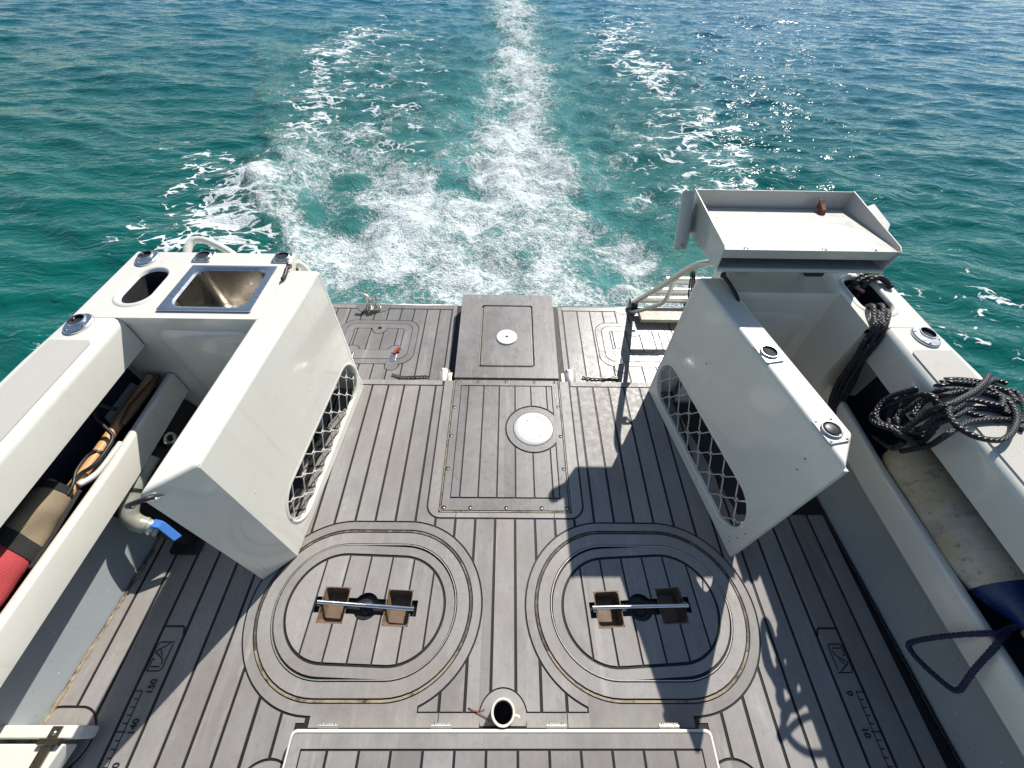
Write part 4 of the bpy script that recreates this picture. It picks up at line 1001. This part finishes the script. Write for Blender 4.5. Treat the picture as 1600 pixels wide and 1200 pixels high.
m = MB(); m.lathe([(0, .003), (.005, .002), (.006, 0)], 12, Vector((-.3, -.8, .5)), a + Vector((-.004, -.022, .028))); m.build('rivet', 'old_steel', ht)
m = MB(); m.hexa([(1.398, 1.425, .80), (1.452, 1.470, .80), (1.462, 1.610, .80), (1.412, 1.590, .80), (1.400, 1.402, .893), (1.458, 1.478, .896), (1.470, 1.622, .905), (1.415, 1.592, .905)]); kr = m.build('knife_rack', 'white_alu', t, bevel=.003)
for q in ((.84, 1.302), (1.12, 1.303), (1.30, 1.304)):
    m = MB(); m.lathe([(0, .0015), (.008, .0012), (.009, 0)], 14, None, (*q, fz(q[1]))); m.build('rivet', 'old_steel', t, smooth=True)
m = MB(); m.hexa([(1.272, 1.612, fz(1.612)), (1.294, 1.612, fz(1.612)), (1.294, 1.640, fz(1.64)), (1.272, 1.640, fz(1.64)), (1.276, 1.618, .874), (1.292, 1.618, .876), (1.292, 1.644, .888), (1.276, 1.644, .886)])
m.hexa([(1.276, 1.640, .862), (1.292, 1.640, .862), (1.292, 1.664, .866), (1.276, 1.664, .866), (1.276, 1.648, .882), (1.292, 1.648, .882), (1.292, 1.668, .896), (1.276, 1.668, .896)])
tag(m.build('rusty_clip', 'rust', None, bevel=.002, loc=(1.283, 1.63, .86)), 'small rust-red clip lying on the bait table', 'clip')

# ------------------------------------------------------------------ stowed boarding ladder
t = thing('boarding_ladder', (1.02, 2.1, -.085), 'folded alloy boarding ladder leaning at the right of the platform', 'ladder')
for X in (.835, 1.205):
    m = MB(); m.tube(bez([(X - .012, 2.165, -.075), (X, 2.10, .02), (X + .012, 1.88, .29), (X + .022, 1.70, .52), (X + .035, 1.62, .61), (X + .075, 1.585, .645)], 6), .0165, 14); st = m.build('stringer', 'alloy', t, smooth=True)
    m = MB(); m.tube(bez([(X - .022, 2.115, -.076), (X - .018, 2.075, -.06), (X + .006, 1.84, .19), (X + .012, 1.775, .275), (X + .018, 1.765, .345), (X + .02, 1.785, .425)], 7), .0125, 12); m.build('brace', 'alloy', t, smooth=True)
    m = MB(); m.box(X - .03, X + .014, 2.10, 2.185, -.084, -.030); m.build('hinge_block', 'black_rubber', t, bevel=.006)
for y, z in ((2.125, .005), (1.985, .180), (1.835, .365)):
    m = MB(); m.tube([(.842, y, z), (1.212, y, z)], .0205, 14); m.build('tread', 'alloy', t, smooth='auto')
m = MB(); m.box(.842, 1.24, 1.975, 2.095, -.060, -.035); m.build('bottom_tread', 'step_edge', t, bevel=.004)
m = MB()
for k in range(3): m.tube(bez([(.885 + .006 * k, 1.705, .535), (.872 + .008 * k, 1.66, .53), (.868 + .012 * k, 1.61, .47), (.88 + .01 * k, 1.585, .42), (.892, 1.60, .45), (.895, 1.66, .51)], 5, True), .0042, 7, True)
tag(m.build('cord_loop', 'black_rubber', None, smooth=True, loc=(.88, 1.66, .5)), 'thin black cord looped round the ladder stringer', 'cord')

# ------------------------------------------------------------------ port side: drain pipe, light, pole, bag
t = thing('drain_pipe', (-1.33, .60, 0), 'grey drain pipe with an elbow and a blue valve handle', 'pipe')
m = MB(); m.tube([(-1.352, .80, .275), (-1.366, .72, .258), (-1.371, .655, .240)], .0235, 20); m.build('pipe_run', 'pipe_grey', t, smooth='auto')
m = MB(); m.tube(bez([(-1.371, .665, .243), (-1.370, .625, .228), (-1.366, .592, .206), (-1.345, .577, .182), (-1.322, .574, .166)], 6), .0285, 20); m.build('elbow', 'pipe_grey', t, smooth='auto')
m = MB(); m.tube([(-1.328, .575, .169), (-1.285, .570, .140)], .0245, 20); m.tube([(-1.300, .571, .150), (-1.288, .570, .141)], .0285, 20); m.build('valve_body', 'pipe_grey', t, smooth='auto')
m = MB(); m.tube([(-1.284, .570, .139), (-1.262, .572, .10), (-1.252, .58, .0)], .026, 18); m.build('tail_hose', 'black_rubber', t, smooth='auto')
m = MB(); m.lathe([(.0245, -.004), (.030, -.004), (.030, .004), (.0245, .004)], 20, Vector((0, 1, .24)), (-1.372, .675, .246)); m.build('pipe_clip', 'black_rubber', t, smooth='auto')
m = MB(); m.lathe([(.026, -.007), (.0300, -.007), (.0300, .007), (.026, .007)], 20, Vector((.043, -.005, -.029)), (-1.306, .5725, .154)); m.tube([(-1.300, .548, .150), (-1.296, .542, .172)], .005, 8); m.build('hose_clamp', 'stainless', t, smooth='auto')
m = MB(); hp = [(-1.292, .560, .186), (-1.292, .590, .186), (-1.250, .588, .180), (-1.222, .566, .146), (-1.214, .548, .110), (-1.232, .534, .108), (-1.246, .548, .150), (-1.262, .560, .176)]
m.hexa([(-1.290, .562, .176), (-1.262, .556, .172), (-1.256, .584, .172), (-1.286, .590, .176), (-1.290, .562, .190), (-1.258, .556, .190), (-1.252, .584, .190), (-1.286, .590, .190)])
m.hexa([(-1.262, .556, .172), (-1.238, .536, .122), (-1.220, .556, .116), (-1.256, .584, .172), (-1.258, .556, .190), (-1.222, .530, .128), (-1.204, .552, .124), (-1.252, .584, .190)])
m.build('valve_handle', 'blue_plastic', t, bevel=.003)
m = MB(); m.prism(rrect(-1.315, -1.195, .520, .655, .02, 5), .001, .010); m.build('deck_flange', 'black_rubber', t, bevel=.003)
t = thing('courtesy_light', (-1.385, .93, .20), 'small round steel courtesy light low on the port wall', 'light')
m = MB(); dv = Vector((.95, -.1, .25)); m.lathe([(.012, .006), (.018, .010), (.027, .008), (.032, .0), (.012, 0)], 24, dv, (-1.398, .925, .205)); m.build('bezel', 'polished', t, smooth=True)
m = MB(); m.lathe([(0, .005), (.0125, .005), (.013, 0)], 16, dv, (-1.398, .925, .205)); m.build('lens', 'black_rubber', t, smooth=True)
t = thing('wooden_pole', (-1.44, .8, .40), 'varnished wooden pole stowed in the port side pocket', 'pole')
m = MB(); m.tube([(-1.437, .42, .395), (-1.440, .70, .392), (-1.447, .98, .392), (-1.452, 1.10, .392)], .0175, 18); m.build('shaft', 'wood', t, smooth='auto')
m = MB(); m.tube([(-1.4385, .742, .392), (-1.4388, .750, .392)], .0195, 18); m.build('band', 'black_rubber', t, smooth='auto')
m = MB(); pth = [(-1.415, 1.10, .40), (-1.412, 1.02, .405), (-1.412, .93, .41), (-1.414, .86, .405)]; m.tube(pth, [.008, .015, .018, .010], 14); m.build('grip', 'dark_wood', t, smooth=True)
m = MB(); m.tube(bez([(-1.475, .885, .505), (-1.455, .845, .470), (-1.43, .825, .440), (-1.405, .800, .415), (-1.398, .745, .412), (-1.402, .690, .412), (-1.425, .655, .412), (-1.432, .610, .41)], 8), .0065, 10)
m.tube(bez([(-1.432, .745, .412), (-1.445, .72, .415), (-1.443, .665, .416), (-1.425, .62, .414), (-1.42, .58, .41)], 8), .0045, 8)
m.tube(bez([(-1.475, .885, .505), (-1.46, .90, .46), (-1.45, .91, .43)], 6), .008, 8)
tag(m.build('strap', 'black_rubber', None, smooth=True, loc=(-1.43, .75, .41)), 'thin black strap looped round the wooden pole', 'strap')
m = MB(); m.tube(bez([(-1.402, .80, .375), (-1.404, .72, .378), (-1.406, .66, .385), (-1.42, .62, .40)], 5), .011, 12); tag(m.build('white_tube', 'dull_plate', None, smooth=True, loc=(-1.405, .71, .38)), 'short white plastic tube beside the wooden pole', 'tube')
m = MB(); m.hexa([(-1.520, .895, .345), (-1.514, .895, .345), (-1.514, 1.085, .350), (-1.520, 1.075, .350), (-1.522, .905, .385), (-1.516, .905, .385), (-1.516, 1.075, .385), (-1.522, 1.075, .385)]); o = m.build('white_strip', 'dull_plate', None, loc=(-1.517, .99, .36)); tag(o, 'white strip on the dark wall of the port pocket', 'strip')  # plain white strip along the pocket's back wall
# mesh bag: lumpy roll in the pocket
def bagsec(y0, y1, name, mat, par, grow=0., skew=0., n=18, k=20):
    m = MB(); vs = []; uv = []
    for i in range(n):
        for j in range(k):
            v = j / (k - 1); a = -2.0 + 3.9 * v; y = y0 + (y1 - y0) * i / (n - 1) + skew * (v - .5)
            bulge = .90 + .10 * math.sin(y * 17 + v * 5) * .6 + .05 * math.sin(y * 41 + v * 9) + .05 * math.sin(v * 14 + y * 6)
            rx, rz = (.064 * bulge + grow), (.066 * bulge + grow)
            tip = 1 - .35 * max(0, (y - .52) / .10)
            vs.append((-1.462 + rx * tip * math.cos(a), y, .415 + rz * tip * math.sin(a))); uv.append((v * 2.6, y * 9))
    fs = [(i * k + j, i * k + j + 1, (i + 1) * k + j + 1, (i + 1) * k + j) for i in range(n - 1) for j in range(k - 1)]
    m.add(vs, fs, [[uv[q] for q in f] for f in fs]); return m.build(name, mat, par, smooth=True)
t = thing('mesh_bag', (-1.46, .3, .36), 'tan and red mesh bag edged in black, in the port pocket', 'bag')
bagsec(.415, .590, 'tan_panel', 'tan_mesh', t, 0, .07); bagsec(.10, .40, 'red_panel', 'red_mesh', t, 0, .07)
bagsec(.380, .425, 'black_trim', 'black_webbing', t, .003, .07, 5); bagsec(.582, .606, 'black_trim', 'black_webbing', t, .003, .0, 5)
m = MB(); m.tube(bez([(-1.397, .60, .405), (-1.394, .52, .400), (-1.395, .44, .392), (-1.398, .36, .390)], 6), .006, 8); m.build('edge_binding', 'black_webbing', t, smooth=True)

# ------------------------------------------------------------------ starboard: fender and ropes
t = thing('fender', (1.475, .56, .31), 'grimy cream fender with a blue end in the starboard pocket', 'fender')
def fp(y): return Vector((1.468, y, .402 - .02 * (y - .5)))
prof = [(.012, .800), (.050, .795), (.076, .778), (.090, .750), (.094, .71)] + [(.094 - .001 * math.sin(k), .66 - .05 * k) for k in range(6)] + [(.092, .360), (.086, .335), (.080, .318)]
m = MB(); n = 30; vs = []
for r, y in prof: vs += [tuple(fp(y) + Vector((r * math.cos(2 * PI * k / n), 0, r * math.sin(2 * PI * k / n)))) for k in range(n)]
m.add(vs, [(i * n + k, i * n + (k + 1) % n, (i + 1) * n + (k + 1) % n, (i + 1) * n + k) for i in range(len(prof) - 1) for k in range(n)] + [tuple(range(n))]); m.build('fender_body', 'fender_vinyl', t, smooth=True)
prof = [(.0805, .319), (.070, .290), (.052, .262), (.036, .238), (.030, .215), (.0, .208)]; m = MB(); vs = []
for r, y in prof: vs += [tuple(fp(y) + Vector((r * math.cos(2 * PI * k / n), 0, r * math.sin(2 * PI * k / n)))) for k in range(n)]
m.add(vs, [(i * n + k, i * n + (k + 1) % n, (i + 1) * n + (k + 1) % n, (i + 1) * n + k) for i in range(len(prof) - 1) for k in range(n)]); m.build('fender_end', 'fender_blue', t, smooth=True)
def rope(name, runs, r, mat, label, cat, loc, seg=10, twist=None):
    m = MB()
    for pts in runs: m.tube(pts, r, seg)
    return tag(m.build(name, mat, None, smooth=True, loc=loc), label, cat)
def laid(pts, r, turns_per_m=30):   # three strands laid round one another
    out = [[], [], []]; L = 0; P = [Vector(p) for p in pts]
    for i, p in enumerate(P):
        if i: L += (p - P[i - 1]).length
        t = (P[min(i + 1, len(P) - 1)] - P[max(i - 1, 0)]).normalized(); u = t.cross(Vector((.3, .2, 1))).normalized(); w = t.cross(u)
        for k in range(3):
            a = 2 * PI * (k / 3 + L * turns_per_m); out[k].append(p + (u * math.cos(a) + w * math.sin(a)) * r)
    return out
pts = bez([(1.455, .225, .400), (1.415, .212, .385), (1.372, .200, .394), (1.347, .203, .388), (1.328, .212, .28), (1.321, .214, .165), (1.319, .200, .136), (1.321, .15, .155), (1.323, .095, .198), (1.324, .084, .219), (1.325, .089, .238), (1.332, .125, .300), (1.347, .170, .385), (1.372, .190, .397), (1.41, .208, .388)], 14)
rope('rope_loop', laid(pts, .0040, 26), .0046, 'navy_rope', 'navy rope loop hanging over the starboard pocket rail', 'rope', (1.37, .16, .25), 8)
pts = bez([(1.47, .225, .40), (1.47, .205, .385), (1.48, .18, .372), (1.50, .165, .36), (1.51, .15, .33)], 10)
rope('rope_tail', laid(pts, .0075, 18), .0085, 'tan_rope', 'end of tan twisted rope below the fender', 'rope', (1.48, .19, .37), 9)
# coil of black rope over the starboard gunwale
rnd = random.Random(11)
COIL = {
    'A': [(1.292, 0.785, 0.555), (1.314, 0.821, 0.556), (1.344, 0.858, 0.572), (1.380, 0.887, 0.605), (1.407, 0.887, 0.658), (1.429, 0.862, 0.707), (1.514, 0.853, 0.707), (1.567, 0.826, 0.707), (1.600, 0.809, 0.707), (1.589, 0.769, 0.707), (1.556, 0.718, 0.707), (1.500, 0.670, 0.707)],
    'B': [(1.288, 0.770, 0.577), (1.337, 0.833, 0.598), (1.376, 0.858, 0.646), (1.389, 0.843, 0.700), (1.458, 0.832, 0.712), (1.527, 0.828, 0.712), (1.566, 0.808, 0.712), (1.563, 0.765, 0.712)],
    'C': [(1.302, 0.792, 0.571), (1.279, 0.744, 0.583), (1.283, 0.721, 0.625), (1.294, 0.706, 0.679), (1.336, 0.714, 0.709), (1.391, 0.739, 0.709), (1.441, 0.746, 0.709), (1.489, 0.736, 0.709), (1.517, 0.720, 0.709)],
    'D': [(1.273, 0.756, 0.571), (1.286, 0.776, 0.574), (1.310, 0.803, 0.589), (1.337, 0.813, 0.631), (1.361, 0.823, 0.673), (1.372, 0.817, 0.709), (1.415, 0.815, 0.715), (1.464, 0.805, 0.715)],
    'E': [(1.312, 0.775, 0.622), (1.338, 0.802, 0.640), (1.354, 0.812, 0.664), (1.360, 0.797, 0.706), (1.404, 0.806, 0.712), (1.463, 0.814, 0.712), (1.516, 0.794, 0.712), (1.542, 0.764, 0.712)],
    'F': [(1.288, 0.694, 0.540), (1.298, 0.680, 0.582), (1.307, 0.670, 0.621), (1.262, 0.646, 0.710), (1.332, 0.681, 0.710), (1.381, 0.697, 0.710), (1.470, 0.705, 0.710), (1.530, 0.695, 0.710)],
    'G': [(1.517, 0.741, 0.726), (1.517, 0.777, 0.726), (1.486, 0.745, 0.726), (1.456, 0.751, 0.726), (1.398, 0.765, 0.726), (1.338, 0.745, 0.726), (1.304, 0.714, 0.726), (1.298, 0.670, 0.726), (1.322, 0.636, 0.726), (1.366, 0.622, 0.726), (1.415, 0.631, 0.726), (1.479, 0.680, 0.726), (1.511, 0.724, 0.726), (1.523, 0.775, 0.726)],
    'H': [(1.525, 0.859, 0.733), (1.489, 0.829, 0.733), (1.434, 0.794, 0.733), (1.377, 0.767, 0.733), (1.331, 0.746, 0.733), (1.304, 0.742, 0.721), (1.295, 0.747, 0.685), (1.276, 0.734, 0.655), (1.249, 0.720, 0.613)],
    'I': [(1.267, 0.725, 0.579), (1.295, 0.751, 0.606), (1.312, 0.752, 0.641), (1.328, 0.753, 0.683), (1.354, 0.748, 0.708), (1.402, 0.724, 0.708), (1.462, 0.700, 0.708)],
    'J': [(1.578, 0.838, 0.720), (1.550, 0.850, 0.720), (1.516, 0.837, 0.720), (1.464, 0.801, 0.720), (1.406, 0.769, 0.720), (1.325, 0.726, 0.720), (1.293, 0.718, 0.690), (1.272, 0.702, 0.660)],
    'K': [(1.361, 0.868, 0.615), (1.370, 0.864, 0.639), (1.390, 0.861, 0.687), (1.417, 0.841, 0.717), (1.474, 0.835, 0.717), (1.515, 0.808, 0.717), (1.520, 0.769, 0.717), (1.488, 0.718, 0.717)],
}
runs = [bez(p, 7) for p in COIL.values()]
runs.append(bez([(1.25, .69, .60), (1.262, .70, .55), (1.30, .74, .50), (1.35, .80, .44), (1.40, .86, .38)], 7))
for k in range(2):  # extra loops, added to fill in the coil's shadow on the deck
    cx_, cy_, z_, ra = 1.290 + .010 * (k % 3), .765 + rnd.uniform(-.02, .02), .585 + .016 * k, .046 + .010 * rnd.random()
    runs.append(bez([(cx_ + ra * 1.1 * math.cos(q + k), cy_ + ra * 1.5 * math.sin(q + k), z_ + .03 * math.sin(q * 2 + k) + .10 * max(0, math.cos(q + k)) ) for q in np.linspace(0, 5.6, 9)], 6))
rope('rope_coil', runs, .0086, 'black_rope', 'loose coil of black flecked rope draped over the starboard gunwale', 'rope', (1.4, .75, .71), 10)
runs = []
for k in range(4):
    d = (k - 1.5) * .0175; j = rnd.uniform(-.008, .008); s_ = (.012, -.010, .014, -.006)[k]; e = (-.030, -.012, .006, .030)[k]
    runs.append(bez([(1.400 + d * .6, 1.250, .63), (1.392 + d, 1.222 + s_, .692), (1.375 + d, 1.185 + s_, .721 + s_ * .5), (1.354 + d * .9, 1.145, .7165 + .006 * (k % 2)), (1.337 + d * .8, 1.106, .704 + s_ * .4), (1.330 + d * .7 + j, 1.084 + s_ * .6, .655), (1.326 + e * .6, 1.066 + j, .575), (1.334 + e, 1.046 + j, .47), (1.352 + e * .8, 1.02, .36), (1.375 + d * .6, .98, .31)], 6))
rope('rope_hank', runs, .0086, 'black_rope', 'hank of black rope hanging out of the pocket by the bait table', 'rope', (1.35, 1.12, .71), 10)
runs = [bez([(1.37, 1.345, .61), (1.39, 1.37, .68), (1.425, 1.385, .715), (1.47, 1.385, .724), (1.50, 1.37, .716), (1.525, 1.35, .705)], 6),
        bez([(1.38, 1.36, .63), (1.41, 1.395, .70), (1.45, 1.40, .728), (1.49, 1.39, .722), (1.52, 1.375, .712)], 6), bez([(1.40, 1.33, .65), (1.43, 1.365, .705), (1.47, 1.372, .732), (1.505, 1.355, .718), (1.515, 1.335, .708)], 6)]
rope('rope_end', runs, .0095, 'black_rope', 'frayed black rope end lying over the back of the rope pocket', 'rope', (1.45, 1.38, .71))
runs = [bez([(1.365, 1.33 + .012 * k, .60), (1.375, 1.355 + .01 * k, .65), (1.395, 1.375, .69 - .004 * k), (1.42, 1.36 - .012 * k, .685)], 6) for k in range(3)]
rope('pink_cord', runs, .0065, 'pink_cord', 'faded pink cord tucked in the rope pocket', 'cord', (1.39, 1.36, .66))
del runs

# ------------------------------------------------------------------ near edge: pipe stub, hatch box, folded seat, twig
t = thing('pipe_stub', (0, .036, 0), 'short upright cream plastic pipe in the deck', 'pipe')
m = MB(); m.lathe([(.0375, -.002), (.0375, .050), (.0365, .0535), (.0315, .0535), (.0300, .051), (.0290, .0), (.0290, -.03), (0, -.03)], 40, None, (0, .037, 0)); m.build('pipe', 'cream_plastic', t, smooth='auto')
m = MB(); m.lathe([(.0287, .030), (.0285, -.025), (0, -.026)], 32, None, (0, .037, 0)); m.build('bore', 'dark_void', t, smooth='auto')
m = MB(); m.tube([(.034, .030, .040), (.052, .026, .040)], .0045, 10); m.tube([(.050, .0265, .032), (.050, .0265, .048)], .0038, 8); m.build('thumb_screw', 'cream_plastic', t, smooth='auto')
t = thing('hatch_box', (0, -.35, 0), 'low white-edged hatch box topped with teak planks at the near edge', 'box')
m = MB(); m.prism(rrect(-.642, .642, -.72, -.003, .016, 4), .004, .0485); m.build('box_rim', 'gelcoat', t, bevel=.004)
m = MB(); m.prism(rrect(-.634, .634, -.70, -.011, .012, 4), .0460, .0493); m.build('caulk_bed', 'caulk', t)
m = MB()
for c in region(-.632, .632, [s_rrect(-.632, .632, -.68, -.0130, .012)], [s_rect(-.6005, .6005, -.8, -.048)], .1): slab(m, c, .0515, .003)
m.build('margin_frame', 'teak', t)
planks(t, [-.600] + [-.520 + .0942 * k for k in range(12)] + [.600], [s_line(lambda x: (-.68, -.0535))], [], .0514, .0042, 'teak')
for x in (-.535, -.19, .165, .515):
    h = MB(); h.box(x - .030, x + .030, -.003, .012, .036, .040); h.tube([(x - .030, .0035, .0425), (x + .030, .0035, .0425)], .0048, 10); hg = h.build('hinge', 'alloy', t, smooth='auto')
    m = MB()
    for e in (-.019, .019): m.lathe([(0, .0428), (.0035, .0425), (.0045, .040)], 10, None, (x + e, .0085, 0))
    m.build('screw', 'old_steel', hg, smooth=True)
t = thing('folded_seat', (-1.4, -.1, 0), 'corner of a white folding seat with a steel hinge strap', 'seat')
m = MB(); m.box(-1.62, -1.236, -.026, .006, .028, .092); m.build('seat_rail', 'gelcoat', t, bevel=.006)
m = MB(); m.hexa([(-1.62, -.36, .028), (-1.34, -.36, .028), (-1.272, -.036, .028), (-1.62, -.036, .028), (-1.62, -.36, .088), (-1.34, -.36, .088), (-1.272, -.036, .088), (-1.62, -.036, .088)]); m.build('seat_panel', 'gelcoat', t, bevel=.006)
m = MB(); m.hexa([(-1.345, -.30, .0895), (-1.315, -.30, .0895), (-1.292, .004, .0935), (-1.322, .004, .0935), (-1.345, -.30, .093), (-1.315, -.30, .093), (-1.292, .004, .097), (-1.322, .004, .097)]); s_ = m.build('hinge_strap', 'old_steel', t, bevel=.001)
m = MB(); m.tube([(-1.335, -.031, .099), (-1.276, -.031, .099)], .0085, 14); m.build('hinge_knuckle', 'old_steel', s_, smooth='auto')
m = MB()
for q in (-.012, -.055, -.10): m.lathe([(0, .003), (.006, .002), (.007, 0)], 12, None, (-1.309 + q * .07, q, .0965 if q > -.02 else .0928))
m.build('screw', 'stainless', s_, smooth=True)
m = MB(); m.box(-1.240, -1.2345, -.022, .002, .030, .090); m.build('end_cap', 'dull_plate', t, bevel=.001)
m = MB(); m.tube([(-1.30, -.01, .002), (-1.30, -.01, .030)], .016, 16); m.build('foot', 'black_rubber', t, smooth='auto')
m = MB(); m.tube(bez([(-.112, .050, .003), (-.085, .040, .005), (-.055, .026, .004), (-.040, .014, .003)], 5), .0016, 6); m.tube(bez([(-.088, .041, .004), (-.072, .044, .006), (-.058, .046, .004)], 5), .0012, 5)
tag(m.build('twig', 'rust', None, smooth=True, loc=(-.07, .035, 0)), 'thin dry twig beside the cream pipe stub', 'twig')
